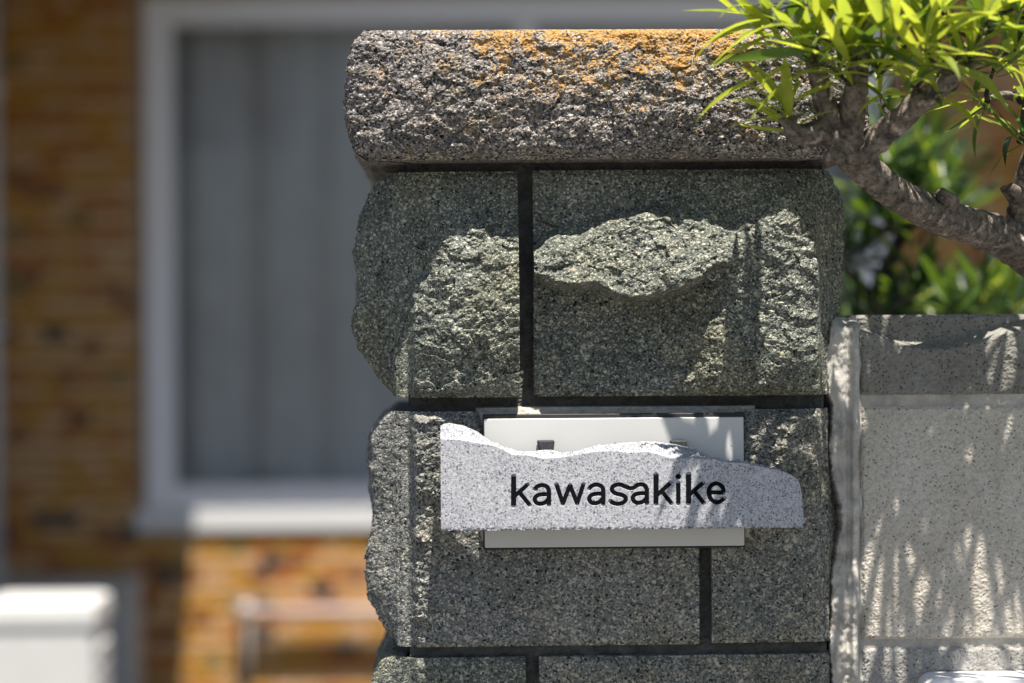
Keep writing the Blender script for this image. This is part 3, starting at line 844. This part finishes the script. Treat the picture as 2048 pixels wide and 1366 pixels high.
b = MB(); b.box(XR - .006, wx0 + .006, WY + .022, WY + .11, 0, fil_t - .02); b.obj('gap_fill', MORT, wall)

# white rounded box on the wall, its top edge just in the picture
c0 = P(1852, 1356, -.03); bw, bh, bd, r = .26, .18, .038, .012
lb = MB(); n = 8; ring = []
for cx_, cz_, a0 in ((bw - r, -r, 0), (r, -r, 90), (r, -bh + r, 180), (bw - r, -bh + r, 270)):
    for kk in range(n + 1):
        a = math.radians(a0 + 90 * kk / n); ring.append((cx_ + r * math.cos(a), cz_ + r * math.sin(a)))
m_ = len(ring); v = []
for yy, sc in ((WY - .001, 1), (-.026, 1), (-.0285, .992), (-.03, .975)):
    for xx, zz in ring: v.append((c0.x + bw / 2 + (xx - bw / 2) * sc, yy, c0.z - bh / 2 + (zz + bh / 2) * sc))
f = [(i * m_ + k, i * m_ + (k + 1) % m_, (i + 1) * m_ + (k + 1) % m_, (i + 1) * m_ + k) for i in range(3) for k in range(m_)] + [tuple(3 * m_ + k for k in range(m_))]
wb = thing('wall_box', 'white round-cornered flat box fixed low on the garden wall', 'box', (c0.x + bw / 2, WY, c0.z - bh))
mb = MB(); mb.add(v, f); mb.obj('casing', mat_plain('white_plastic', (.78, .78, .80), .35, .03), wb)
mb = MB(); mb.box(c0.x + .05, c0.x + bw - .05, -.0325, -.0302, c0.z - .075, c0.z - .05, .001); mb.obj('flap', mat_plain('white_flap', (.7, .7, .72), .4, .03), wb)

# ------------------------------------------------------------------ shrub leaning over the wall
BARK = mat_bark('shrub_bark')
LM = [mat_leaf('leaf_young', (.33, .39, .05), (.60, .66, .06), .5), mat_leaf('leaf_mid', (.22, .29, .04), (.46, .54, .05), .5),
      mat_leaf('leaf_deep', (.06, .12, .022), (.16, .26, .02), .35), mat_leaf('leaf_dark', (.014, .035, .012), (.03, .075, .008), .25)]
def leaf_mesh(name, mat, L, W, curl, fold):
    v, f = [], []
    n = 7
    for i in range(n + 1):
        t = i / n
        w = W * .5 * (math.sin(math.pi * min(1, t * .93 + .05)) ** .75) * (1.0 if t < .6 else 1 - ((t - .6) / .4) ** 2 * .55) if i < n else 0.0006
        x = L * (math.sin(curl * t) / curl if abs(curl) > .01 else t); z = -L * ((1 - math.cos(curl * t)) / curl if abs(curl) > .01 else 0)
        v += [(x, -w, z + fold * w), (x, 0, z), (x, w, z + fold * w)]
    for i in range(n):
        for k in (0, 1): f.append((3 * i + k, 3 * i + 3 + k, 3 * i + 4 + k, 3 * i + 1 + k))
    return mesh_of(name, v, f, mat, True)
LEAVES = {}
for mi in range(4):
    LEAVES[mi] = [leaf_mesh('leaf', LM[mi], 1.0, wd, cu, fo) for wd, cu, fo in ((0.134, .5, .35), (0.118, .9, .4), (0.143, .2, .3), (0.128, -.35, .35), (0.123, 1.3, .3))]
def frame(d, upv):
    d = Vector(d).normalized(); s = Vector(upv).cross(d)
    s = s.normalized() if s.length > 1e-4 else d.orthogonal().normalized()
    return Matrix((d, s, d.cross(s))).transposed().to_4x4()
leaf_list = []          # (world matrix, mesh, owner key)
def add_leaf(base, tip, mi, var=None, roll=0.0, width=1.0, key='front'):
    base, tip = Vector(base), Vector(tip); d = tip - base; L = d.length
    M = frame(d, (0, 0, 1)) @ Matrix.Rotation(roll, 4, 'X')
    M = Matrix.Translation(base) @ M @ Matrix.Diagonal((L, L * width, L, 1))
    leaf_list.append((M, LEAVES[mi][var if var is not None else random.randrange(5)], key))
def rosette(c, axis, n, L, mi_w, key, spread=(22, 78)):
    c, axis = Vector(c), Vector(axis).normalized()
    side = axis.orthogonal().normalized()
    for k in range(n):
        t = k / n
        ang = math.radians(spread[1] + (spread[0] - spread[1]) * t + random.uniform(-10, 10))
        az_ = k * 2.39996 + random.uniform(-.25, .25)
        rad = Quaternion(axis, az_) @ side
        d = axis * math.cos(ang) + rad * math.sin(ang)
        base = c + axis * (t - .6) * L * .35
        l = L * random.uniform(.75, 1.15)
        mi = random.choices(range(4), mi_w)[0]
        add_leaf(base, base + d * l, mi, None, random.uniform(-.5, .5), random.uniform(.85, 1.15), key)

shrub_root = P(2330, 900, .30)
shrub = thing('podocarpus_shrub', 'narrow-leaved evergreen shrub with gnarled trunk leaning over the wall in front of the post', 'shrub', (shrub_root.x, shrub_root.y, 0))
def pp(x, y, Y): return P(x, y, Y)
trunk_pts = spline([(shrub_root.x, .34, 0), (shrub_root.x - .02, .33, .5), (shrub_root.x + .01, .30, 1.0), pp(2330, 830, .27), pp(2240, 640, .20), pp(2130, 560, .12), pp(2040, 497, .05), pp(1960, 457, .01), pp(1880, 432, -.03), pp(1800, 395, -.07), pp(1735, 340, -.10), pp(1690, 285, -.12)], 8)
nT = len(trunk_pts)
rad_t = np.interp(np.linspace(0, 1, nT), [0, .25, .5, .65, .8, .9, 1], [.030, .024, .020, .016, .0138, .0138, .0165])
b = MB(); b.tube(trunk_pts, rad_t, 22, .12, 1); b.obj('trunk', BARK, shrub, True)
branches = [
    ([(1700, 300, -.12), (1650, 262, -.13), (1612, 270, -.135), (1585, 262, -.14), (1578, 235, -.14)], (.013, .005)),
    ([(1695, 300, -.12), (1662, 235, -.13), (1640, 170, -.14), (1625, 105, -.15), (1600, 20, -.15)], (.0125, .0045)),
    ([(1700, 290, -.12), (1705, 215, -.14), (1715, 150, -.16), (1730, 70, -.18), (1740, -60, -.18)], (.0125, .0045)),
    ([(1715, 310, -.12), (1768, 262, -.13), (1830, 215, -.15), (1895, 160, -.17), (1960, 90, -.18), (2000, -40, -.18)], (.0125, .0045)),
    ([(2030, 490, .05), (2034, 430, .04), (2040, 380, .03), (2052, 330, .02), (2080, 250, 0)], (.010, .005)),
    ([(2330, 830, .27), (2380, 640, .20), (2360, 400, .08), (2300, 200, -.04), (2230, 60, -.12), (2180, -120, -.14)], (.020, .007)),
    ([(2360, 400, .08), (2290, 260, .06), (2180, 215, .03), (2080, 205, 0), (2010, 190, -.02), (1975, 200, -.03)], (.009, .0022)),
]
nodes = []
for pts, (ra, rb) in branches:
    w = spline([pp(*p) for p in pts], 8)
    b = MB(); b.tube(w, np.linspace(ra, rb, len(w)), 14, .16, len(nodes)); b.obj('branch', BARK, shrub, True)
    nodes += w[len(w) // 3:]
# pale broken stubs on the trunk
for (x, y, Y, dx, dz, r_) in ((2040, 385, -.005, -.010, .004, .006), (1585, 268, -.15, -.010, .012, .0035), (1668, 305, -.14, .004, -.006, .006), (1905, 405, -.045, -.012, .008, .007), (2030, 410, .02, -.012, .015, .004)):
    c = pp(x, y, Y); b = MB(); b.tube([c + Vector((0, .012, -.004)), c, c + Vector((dx, -.006, dz))], [r_ * 1.2, r_, r_ * .8], 9, .15, 3); b.obj('stub', BARK, shrub, True)
twigs = MB()
def twig_to(c, r0=.0026):
    c = np.array(c)
    cand = sorted(nodes, key=lambda q: np.linalg.norm(q - c) + max(0, q[2] - c[2]) * 1.5)[0]
    mid = .5 * (c + cand) + np.array([random.uniform(-.01, .01), random.uniform(-.01, .01), -.006])
    w = spline([cand, mid, c], 5)
    twigs.tube(w, np.linspace(r0, .0014, len(w)), 7, .08, 1)
YOUNG, MID, DEEP, SHADED = (4, 5, 1.6, .1), (2, 5, 3, .6), (1, 4, 5, 2), (0, .6, 4, 7)  # last mix puts shade into the rear shrub's leaf colours
fr = [(1578, 238, -.14, (-.4, -.1, 1), 11, .050, YOUNG), (1612, 110, -.16, (-.5, -.2, .8), 13, .055, MID), (1540, 40, -.15, (-.6, -.1, .7), 11, .055, YOUNG),
      (1640, 70, -.20, (-.1, -.3, 1), 14, .05, YOUNG), (1700, 100, -.21, (.1, -.2, 1), 15, .055, YOUNG), (1690, 20, -.2, (-.1, 0, 1), 14, .055, YOUNG), (1760, 130, -.21, (.2, -.4, .9), 14, .05, MID),
      (1790, 60, -.23, (.1, -.1, 1), 15, .06, YOUNG), (1850, 100, -.22, (.2, -.3, 1), 15, .06, YOUNG), (1880, 20, -.22, (.3, 0, 1), 15, .06, YOUNG), (1940, 110, -.19, (.3, -.1, .8), 13, .05, MID),
      (1970, 40, -.2, (.2, 0, 1), 14, .05, MID), (2030, 100, -.16, (.3, -.2, .8), 13, .05, MID), (2040, 10, -.18, (.1, 0, 1), 14, .05, YOUNG), (1600, -20, -.15, (-.4, 0, 1), 13, .055, YOUNG), (1740, -50, -.2, (0, 0, 1), 14, .055, YOUNG),
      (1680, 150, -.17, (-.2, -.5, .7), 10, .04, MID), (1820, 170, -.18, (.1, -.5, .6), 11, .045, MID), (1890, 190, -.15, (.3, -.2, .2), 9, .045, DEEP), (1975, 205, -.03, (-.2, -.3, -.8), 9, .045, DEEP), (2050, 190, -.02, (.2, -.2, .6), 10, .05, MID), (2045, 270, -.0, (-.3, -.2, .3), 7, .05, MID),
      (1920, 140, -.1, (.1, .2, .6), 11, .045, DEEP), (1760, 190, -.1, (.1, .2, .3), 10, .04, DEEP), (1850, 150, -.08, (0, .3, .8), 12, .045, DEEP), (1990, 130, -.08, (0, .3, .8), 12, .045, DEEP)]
for x, y, Y, ax_, n_, L_, mw in fr:
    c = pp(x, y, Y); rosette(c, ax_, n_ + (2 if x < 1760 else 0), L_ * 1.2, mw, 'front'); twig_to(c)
for k in range(24):                                # the crown above and to the right of the picture
    x, y, Y = random.uniform(1800, 2560), random.uniform(-320, -60), random.uniform(-.16, .06)
    if random.random() < .3: x, y, Y = random.uniform(2110, 2600), random.uniform(-60, 300), random.uniform(-.22, 0)
    if 630 < y + 3.28 * (WY - Y) / S < 810 and k % 4: continue       # keeps the crown open over the coping
    c = pp(x, y, Y); rosette(c, (random.uniform(-.4, .4), random.uniform(-.4, .3), 1), 13, .066, MID, 'crown'); twig_to(c)
for x, y, Y in ((1830, -110, -.125), (1930, -130, -.13), (2040, -120, -.13), (2130, -120, -.13)):
    c = pp(x, y, Y); rosette(c, (random.uniform(-.3, .3), -.1, 1), 14, .068, MID, 'crown'); twig_to(c)
# single long leaves that stand out at the left edge of the crown: base px, tip px, depth, material, roll
for bx, by, tx, ty, Y, mi, var, ro in ((1520, 40, 1338, 66, -.19, 0, 1, .2), (1545, 48, 1393, 106, -.19, 0, 0, .1), (1628, 102, 1438, 112, -.2, 2, 2, .9), (1512, 160, 1366, 216, -.15, 0, 0, .5),
                                       (1480, 30, 1412, -30, -.15, 0, 2, .4), (1560, 70, 1460, -20, -.15, 0, 2, .9), (1540, 80, 1478, 10, -.14, 1, 2, .7), (1566, 210, 1484, 108, -.14, 0, 0, .5), (1572, 245, 1476, 172, -.15, 0, 0, .3), (1572, 252, 1478, 200, -.15, 0, 3, .3),
                                       (1574, 240, 1598, 150, -.14, 0, 2, .5), (1576, 245, 1620, 175, -.14, 1, 2, .5), (1560, 95, 1450, 70, -.12, 1, 0, .3)):
    add_leaf(pp(bx, by, Y), pp(tx, ty, Y - .012), mi, var, ro, 1.0, 'front')
TWM = mat_bark('twig_bark', .35)
tag(twigs.obj('twigs', TWM, shrub, True), kind='stuff')

# second plant behind the wall, its shade put into darker leaf and bark colours
back_root = P(1800, 900, 1.05)
shade = thing('garden_shrub', 'dark shaded evergreen shrub standing behind the low block wall', 'shrub', (back_root.x, 1.05, 0))
b = MB(); w = spline([(back_root.x, 1.05, 0), (back_root.x - .03, 1.05, 1.02), pp(1800, 700, 1.05), pp(1770, 560, 1.02), pp(1830, 420, 1.0)], 6); b.tube(w, np.linspace(.02, .008, len(w)), 10, .1, 5); b.obj('trunk', TWM, shade, True)
nodes = w[8:]; twigs = MB()
b2 = MB()
w = spline([pp(1790, 640, 1.05), pp(1730, 580, 1.0), pp(1690, 540, .98)], 5); b2.tube(w, np.linspace(.010, .006, len(w)), 8, .1, 6); b2.obj('branch', TWM, shade, True)
for x, y, Y, n_, mw in [(x + dx, y + dy, Y + dY, n_, mw) for dx, dy, dY in ((0, 0, 0), (24, -18, .25), (-22, 14, .12)) for x, y, Y, n_, mw in ((1780, 330, .50, 16, SHADED), (1830, 380, .55, 16, SHADED), (1740, 420, .5, 15, SHADED), (1800, 430, .45, 14, SHADED), (1890, 370, .6, 14, SHADED), (1715, 500, .55, 12, SHADED), (1900, 420, .55, 12, SHADED), (1850, 300, .6, 14, SHADED),
                        (1830, 590, .5, 13, SHADED), (1900, 620, .45, 13, SHADED), (1960, 600, .5, 14, SHADED), (2020, 630, .5, 14, SHADED), (1770, 640, .5, 10, SHADED), (2050, 590, .55, 12, SHADED), (1720, 640, .6, 10, SHADED), (1760, 280, .6, 12, SHADED), (1860, 640, .55, 12, SHADED))]:
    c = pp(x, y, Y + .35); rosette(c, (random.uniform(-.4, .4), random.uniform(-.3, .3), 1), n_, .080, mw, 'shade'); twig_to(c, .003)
tag(twigs.obj('twigs', TWM, shade, True), kind='stuff')

def vis(M):
    c = M @ Vector((.5, 0, 0)); a, b_ = project(c.x, c.y, c.z)
    return -40 < a < 2088 and -40 < b_ < 1400
def place_leaves(keys, owner, limit):
    ls = [l for l in leaf_list if l[2] in keys]
    L0 = Vector(owner.location)
    seen = [l for l in ls if vis(l[0])]; rest = [l for l in ls if not vis(l[0])]
    seen.sort(key=lambda l: -(l[0].to_scale().x / (l[0].translation - cam_pos).length))
    for M, me, _ in seen[:limit]:
        o = bpy.data.objects.new('leaf', me); COL.objects.link(o); o.parent = owner
        o.matrix_local = Matrix.Translation(-L0) @ M
    rest += seen[limit:]
    if rest:
        vv, ff, mi, mats = [], [], [], []
        for M, me, _ in rest:
            if me.materials[0] not in mats: mats.append(me.materials[0])
            o_ = len(vv)
            vv += [tuple(M @ q.co - L0) for q in me.vertices]
            for pq in me.polygons: ff.append(tuple(i + o_ for i in pq.vertices)); mi.append(mats.index(me.materials[0]))
        me = bpy.data.meshes.new('foliage'); me.from_pydata(vv, [], ff)
        for q in mats: me.materials.append(q)
        me.polygons.foreach_set('material_index', mi); me.polygons.foreach_set('use_smooth', [True] * len(ff)); me.update()
        o = link('foliage', me, owner); o['kind'] = 'stuff'
place_leaves(('front', 'crown'), shrub, 290)
place_leaves(('shade',), shade, 260)

# ------------------------------------------------------------------ house behind
HY = 8.1
hp = lambda x, y, Y=HY: P(x, y, Y)
house_c = hp(1000, 700)
house = thing('tiled_house', 'house faced with ochre and brown wall tiles behind the gate post', 'house', (house_c.x, HY, 0))
JOINT = mat_mortar('tile_joint', (.36, .25, .15), .15, 20, .2)
wl, wr = hp(290, 600).x, hp(1778, 600).x                  # window opening
wtz, wbz = hp(1000, -8).z, hp(1000, 1012).z
hx0, hx1, hz1 = hp(-260, 1).x, hp(3200, 1).x, 6.0
b = MB()
b.box(hx0, wl, HY + .01, HY + .25, 0, hz1); b.box(wr, hx1, HY + .01, HY + .25, 0, hz1)
b.box(wl, wr, HY + .01, HY + .25, 0, wbz); b.box(wl, wr, HY + .01, HY + .25, wtz, hz1)
b.obj('wall', JOINT, house)
b = MB(); b.box(hx0, hx1, HY + .26, HY + 5, 0, .05); b.box(hx0, hx1, HY + .26, HY + 5, hz1 - .1, hz1); b.box(hx0, hx0 + .1, HY + .26, HY + 5, .05, hz1 - .1); b.box(hx1 - .1, hx1, HY + .26, HY + 5, .05, hz1 - .1); b.box(hx0, hx1, HY + 4.9, HY + 5.02, .05, hz1 - .1)
b.obj('inner_shell', mat_plain('dim_plaster', (.3, .29, .27), .9), house)
TW_, TH_ = 48 * (HY + DIST) / FPX, 28.6 * (HY + DIST) / FPX
tcols = {'ochre': (.46, .215, .014), 'amber': (.40, .13, .009), 'tan': (.50, .275, .10), 'pinktan': (.52, .30, .14), 'brown': (.22, .065, .010), 'red': (.13, .028, .010), 'slate': (.02, .024, .03), 'olive': (.22, .15, .03)}
TM = {}
for kx, (kn_, c) in enumerate(tcols.items()):
    mt = mat_plain('tile_' + kn_, c, .32, .22, 60, .5)
    b = MB(); gx, gz = TW_ - .009, TH_ - .009
    b.box(-gx / 2, gx / 2, -.006, .012, -gz / 2, gz / 2, .0035)
    TM[kn_] = mesh_of('tile', b.v, b.f, mt)
kinds = list(tcols)
tiles = []
nrow = int(hz1 / TH_)
for r_ in range(nrow):
    zc_ = (r_ + .5) * TH_
    nc = int((hx1 - hx0) / TW_)
    for c_ in range(nc):
        xc = hx0 + (c_ + .5 + (.5 if r_ % 2 else 0)) * TW_
        if xc + TW_ / 2 > wl and xc - TW_ / 2 < wr and zc_ + TH_ / 2 > wbz - .09 and zc_ - TH_ / 2 < wtz: continue
        a, b_ = project(xc, HY, zc_)
        seen = -70 < a < 2120 and -60 < b_ < 1430 and (a < 760 or (a > 1680 and b_ < 700))
        if not seen and zc_ > 4.2: continue
        wts = (2, 1, 7, 6, .5, .2, .4, .4) if r_ % 2 == 0 else (8, 6, 2, .6, 1.0, .45, .45, .6)
        tiles.append((a, b_, xc, zc_, random.choices(kinds, wts)[0], seen))
tiles.sort(key=lambda q: (not q[5], q[0] > 1680, -q[1]))
keep = [q[:5] for q in tiles]
for a, b_, xc, zc_, kk in keep[:300]:
    o = bpy.data.objects.new('tile', TM[kk]); COL.objects.link(o); o.parent = house
    o.location = Vector((xc, HY + random.uniform(-.0008, .0008), zc_)) - house.location
    o.rotation_euler = (random.uniform(-.006, .006), 0, random.uniform(-.006, .006))
rest = keep[300:]
if rest:
    vv, ff, mi, mats = [], [], [], []
    for a, b_, xc, zc_, kk in rest:
        me = TM[kk]
        if me.materials[0] not in mats: mats.append(me.materials[0])
        o_ = len(vv); vv += [tuple(q.co + Vector((xc, HY, zc_)) - house.location) for q in me.vertices]
        for pq in me.polygons: ff.append(tuple(i + o_ for i in pq.vertices)); mi.append(mats.index(me.materials[0]))
    me = bpy.data.meshes.new('wall_tiling'); me.from_pydata(vv, [], ff)
    for q in mats: me.materials.append(q)
    me.polygons.foreach_set('material_index', mi); me.update()
    link('wall_tiling', me, house)['kind'] = 'stuff'
# window
ALU = mat_plain('white_window_frame', (.84, .825, .85), .45, .03)
fw = hp(347, 1).x - hp(290, 1).x
fb = hp(1, 965).z - hp(1, 1012).z
ft = hp(1, -8).z - hp(1, 47).z
mx = hp(1052, 1).x
win_b = MB(); fy0, fy1 = HY - .012, HY + .12
win_b.box(wl, wl + fw, fy0, fy1, wbz, wtz, .006); win_b.box(wr - fw, wr, fy0, fy1, wbz, wtz, .006)
win_b.box(wl + fw, wr - fw, fy0 + .003, fy1, wbz, wbz + fb, .006); win_b.box(wl + fw, wr - fw, fy0 + .003, fy1, wtz - ft, wtz, .006)
window = win_b.obj('window', ALU, house)
mb = MB(); mb.box(mx - .04, mx + .04, fy0 + .02, fy1 - .01, wbz + fb, wtz - ft, .005); mb.obj('mullion', ALU, window)
t = NT('window_glass'); gl = t.node('ShaderNodeBsdfGlossy'); gl.inputs['Roughness'].default_value = .02
tr = t.node('ShaderNodeBsdfTransparent'); tr.inputs[0].default_value = (.90, .91, .91, 1)
fz2 = t.node('ShaderNodeFresnel'); fz2.inputs[0].default_value = 1.28
ms = t.node('ShaderNodeMixShader'); t.l.new(fz2.outputs[0], ms.inputs[0]); t.l.new(tr.outputs[0], ms.inputs[1]); t.l.new(gl.outputs[0], ms.inputs[2]); t.l.new(ms.outputs[0], t.out.inputs[0])
GLASS = t.m
for xa, xb, yy in ((wl + fw, mx - .04, HY + .05), (mx + .04, wr - fw, HY + .07)):
    mb = MB(); mb.box(xa - .004, xb + .004, yy, yy + .005, wbz + fb - .004, wtz - ft + .004); mb.obj('pane', GLASS, window)
sill = MB(); sx0 = hp(262, 1, HY - .02).x; sz1, sz0 = P(700, 1016, HY - .02).z, P(700, 1059, HY - .02).z
sill.box(sx0, wr + .06, HY - .026, HY + .02, sz0, sz1, .006)
sill.obj('window_sill', mat_plain('white_sill', (.66, .66, .66), .4, .03), house)
# curtain behind the glass
xs = np.linspace(wl + .02, wr - .02, 420); zs = np.linspace(wbz + fb * .3, wtz - ft * .3, 14)
U, Z = np.meshgrid(xs, zs, indexing='ij')
Yc = HY + .30 + .045 * np.sin(U * 24 + 1.5 * np.sin(U * 3.1)) * (.7 + .3 * np.sin(U * 5)) + .012 * perlin(U * 5, Z * .8, 90)
top('curtain', np.stack([U, Yc, Z], -1).reshape(-1, 3), grid_faces(420, 14), mat_plain('curtain_cloth', (.69, .685, .70), .95, .06, 8, .1), (.5 * (wl + wr), HY + .3, wbz), 'grey curtain hanging in soft folds behind the house window', 'curtain', smooth=True)
# eaves that shade the wall, and an unseen overhang deepened to darken it
tanp = SUN.z / -SUN.y
ez = wtz + .35
edep = (ez - (sz1 - .004)) / tanp + .024
mb = MB(); mb.box(hx0 - 1.5, hx1 + .3, HY - edep, HY - .01, ez, ez + .14, .01); eav = mb.obj('eaves', mat_plain('eaves_board', (.45, .42, .38), .7), house)
bz = 3.2
lat = SUN.x / SUN.z
xb1 = hp(386, 1).x + lat * (bz - wbz)
py0 = 4.85
mb = MB(); mb.box(hx0 - .3, xb1, py0, HY - edep - .004, bz, bz + .16, .01); mb.box(hx0 - .3, xb1, HY - edep - .004, HY - .01, bz, ez - .01, .01)
mb.box(hx0 - .3, xb1, py0, py0 + .12, 2.64, bz - .002, .01); mb.obj('shade_overhang', mat_plain('shade_overhang_render', (.4, .37, .33), .8), house)  # unseen front beam added to cut sky light on the wall
mb = MB(); mb.box(hx0 - .3, hx0 - .08, py0 + .05, HY + .2, 0, bz - .002, .01); mb.obj('shade_side_wall', mat_plain('shade_side_wall_render', (.34, .31, .27), .8), house)  # unseen side wall added to block sky light from the left
mb = MB(); mb.box(hx0 - .6, hx1 + .6, HY - .6, HY + 5.6, hz1, hz1 + .2, .02); mb.obj('roof', mat_plain('roof_slab', (.2, .2, .21), .7), house)
# downpipe at the picture's left edge
dp = hp(-15, 700, HY - .08)
mb = MB(); mb.tube([(dp.x, HY - .08, .02), (dp.x, HY - .08, 2), (dp.x, HY - .08, ez - .02)], [.037] * 3, 14); dpipe = mb.obj('downpipe', mat_plain('pipe_grey', (.5, .48, .48), .5), house, True)
for zz in (.6, 1.6, 2.6):
    mb = MB(); mb.box(dp.x - .045, dp.x + .045, HY - .125, HY + .004, zz, zz + .025, .003); mb.obj('bracket', ALU, dpipe)
# handrail on the wall
RY = HY - .07
rl, rr_ = hp(490, 1225, RY), hp(1300, 1218, RY)
RAILM = mat_plain('rail_paint', (.50, .40, .37), .45, .05)
rail = thing('wall_handrail', 'pinkish metal rail with rounded end standing before the tiled house wall', 'handrail', (rl.x, RY, 0))
mb = MB(); mb.tube([(rl.x, RY, rl.z), (.5 * (rl.x + rr_.x), RY, rl.z), (rr_.x, RY, rl.z)], [.024] * 3, 16); mb.obj('rail', RAILM, rail, True)
for xx in (rl.x, rr_.x):
    mb = MB(); mb.tube([(xx, RY, 0), (xx, RY, .5), (xx, RY, rl.z - .02)], [.022] * 3, 14); mb.obj('post', mat_plain('rail_post', (.28, .25, .23), .5), rail, True)
    mb = MB(); aa = [(-.034, .009), (-.03, .024), (-.015, .035), (0, .038), (.015, .035), (.03, .024), (.034, .009)]
    mb.tube([(xx, RY, rl.z + .01 + d) for d, _ in aa], [q for _, q in aa], 18); mb.obj('knob', RAILM, rail, True)
# grey plinth against the wall and white lidded box in the sun
gy = HY - .35
g0, g1 = P(-200, 1165, gy), P(268, 1165, gy)
CONC = mat_castblock('plinth_concrete', (.52, .50, .47), .06, 7)
pl = thing('concrete_plinth', 'grey concrete plinth in shade against the tiled house wall', 'plinth', (.5 * (g0.x + g1.x), gy + .15, 0))
mb = MB(); mb.box(g0.x, g1.x - .012, gy + .015, HY - .012, 0, g1.z - .05, .006); mb.obj('base', CONC, pl)
mb = MB(); mb.box(g0.x - .01, g1.x, gy, HY - .011, g1.z - .05, g1.z, .012); mb.obj('coping', CONC, pl)
by = 4.3
w0, w1 = P(-40, 1250, by), P(186, 1250, by)
WB = mat_plain('white_enamel', (.60, .595, .575), .4, .03)
wbx = thing('utility_box', 'white lidded utility box standing in the sun before the house', 'utility box', (.5 * (w0.x + w1.x), by + .15, 0))
mb = MB(); mb.box(w0.x, w1.x, by, by + .30, .05, w0.z, .008); mb.obj('body', WB, wbx)
zt_ = P(100, 1205, by).z
mb = MB(); ov = .007
lidp = [(ov, w0.z - .004), (ov, w0.z + .018), (.004, zt_ - .008), (-.016, zt_)]
v, f = [], []
for o_, zz in lidp: v += [(w0.x - o_, by - o_, zz), (w1.x + o_, by - o_, zz), (w1.x + o_, by + .30 + o_, zz), (w0.x - o_, by + .30 + o_, zz)]
for i in range(3):
    for k in range(4): f.append((4 * i + k, 4 * i + (k + 1) % 4, 4 * i + 4 + (k + 1) % 4, 4 * i + 4 + k))
f += [(0, 3, 2, 1), (12, 13, 14, 15)]
mb.add(v, f); mb.obj('lid', WB, wbx)
mb = MB()
for k in range(5): mb.box(w1.x + .0005, w1.x + .012, by + .06, by + .24, w0.z - .09 - k * .05, w0.z - .065 - k * .05, .002)
mb.obj('side_louvre', WB, wbx)
for dx in (.03, -.03):
    mb = MB(); xx = (w0.x if dx > 0 else w1.x) + dx; mb.box(xx - .02, xx + .02, by + .02, by + .28, 0, .049, .003); mb.obj('foot', CONC, wbx)

# ------------------------------------------------------------------ dry fibres caught on the stone
FIB = mat_plain('dry_fibre', (.55, .52, .46), .8)
def fibre(pts, r_, label):
    w = spline(pts, 6); b = MB(); b.tube(w, [r_] * len(w), 5)
    b.top('dry_fibre', FIB, tuple(w[0]), label, 'plant fibre', 'dry fibres caught on the stone', smooth=True)
fibre([pp(1396, 70, -.0535), pp(1386, 115, -.0535), pp(1384, 140, -.0535), pp(1390, 165, -.053), pp(1394, 192, -.0525)], .00035, 'thin dry fibre hanging down the front of the capstone')
fibre([pp(1412, 540, -.036), pp(1418, 556, -.040), pp(1428, 560, -.040), pp(1436, 548, -.036), pp(1440, 556, -.034)], .0004, 'curled pale fibre on the stone block under the capstone')
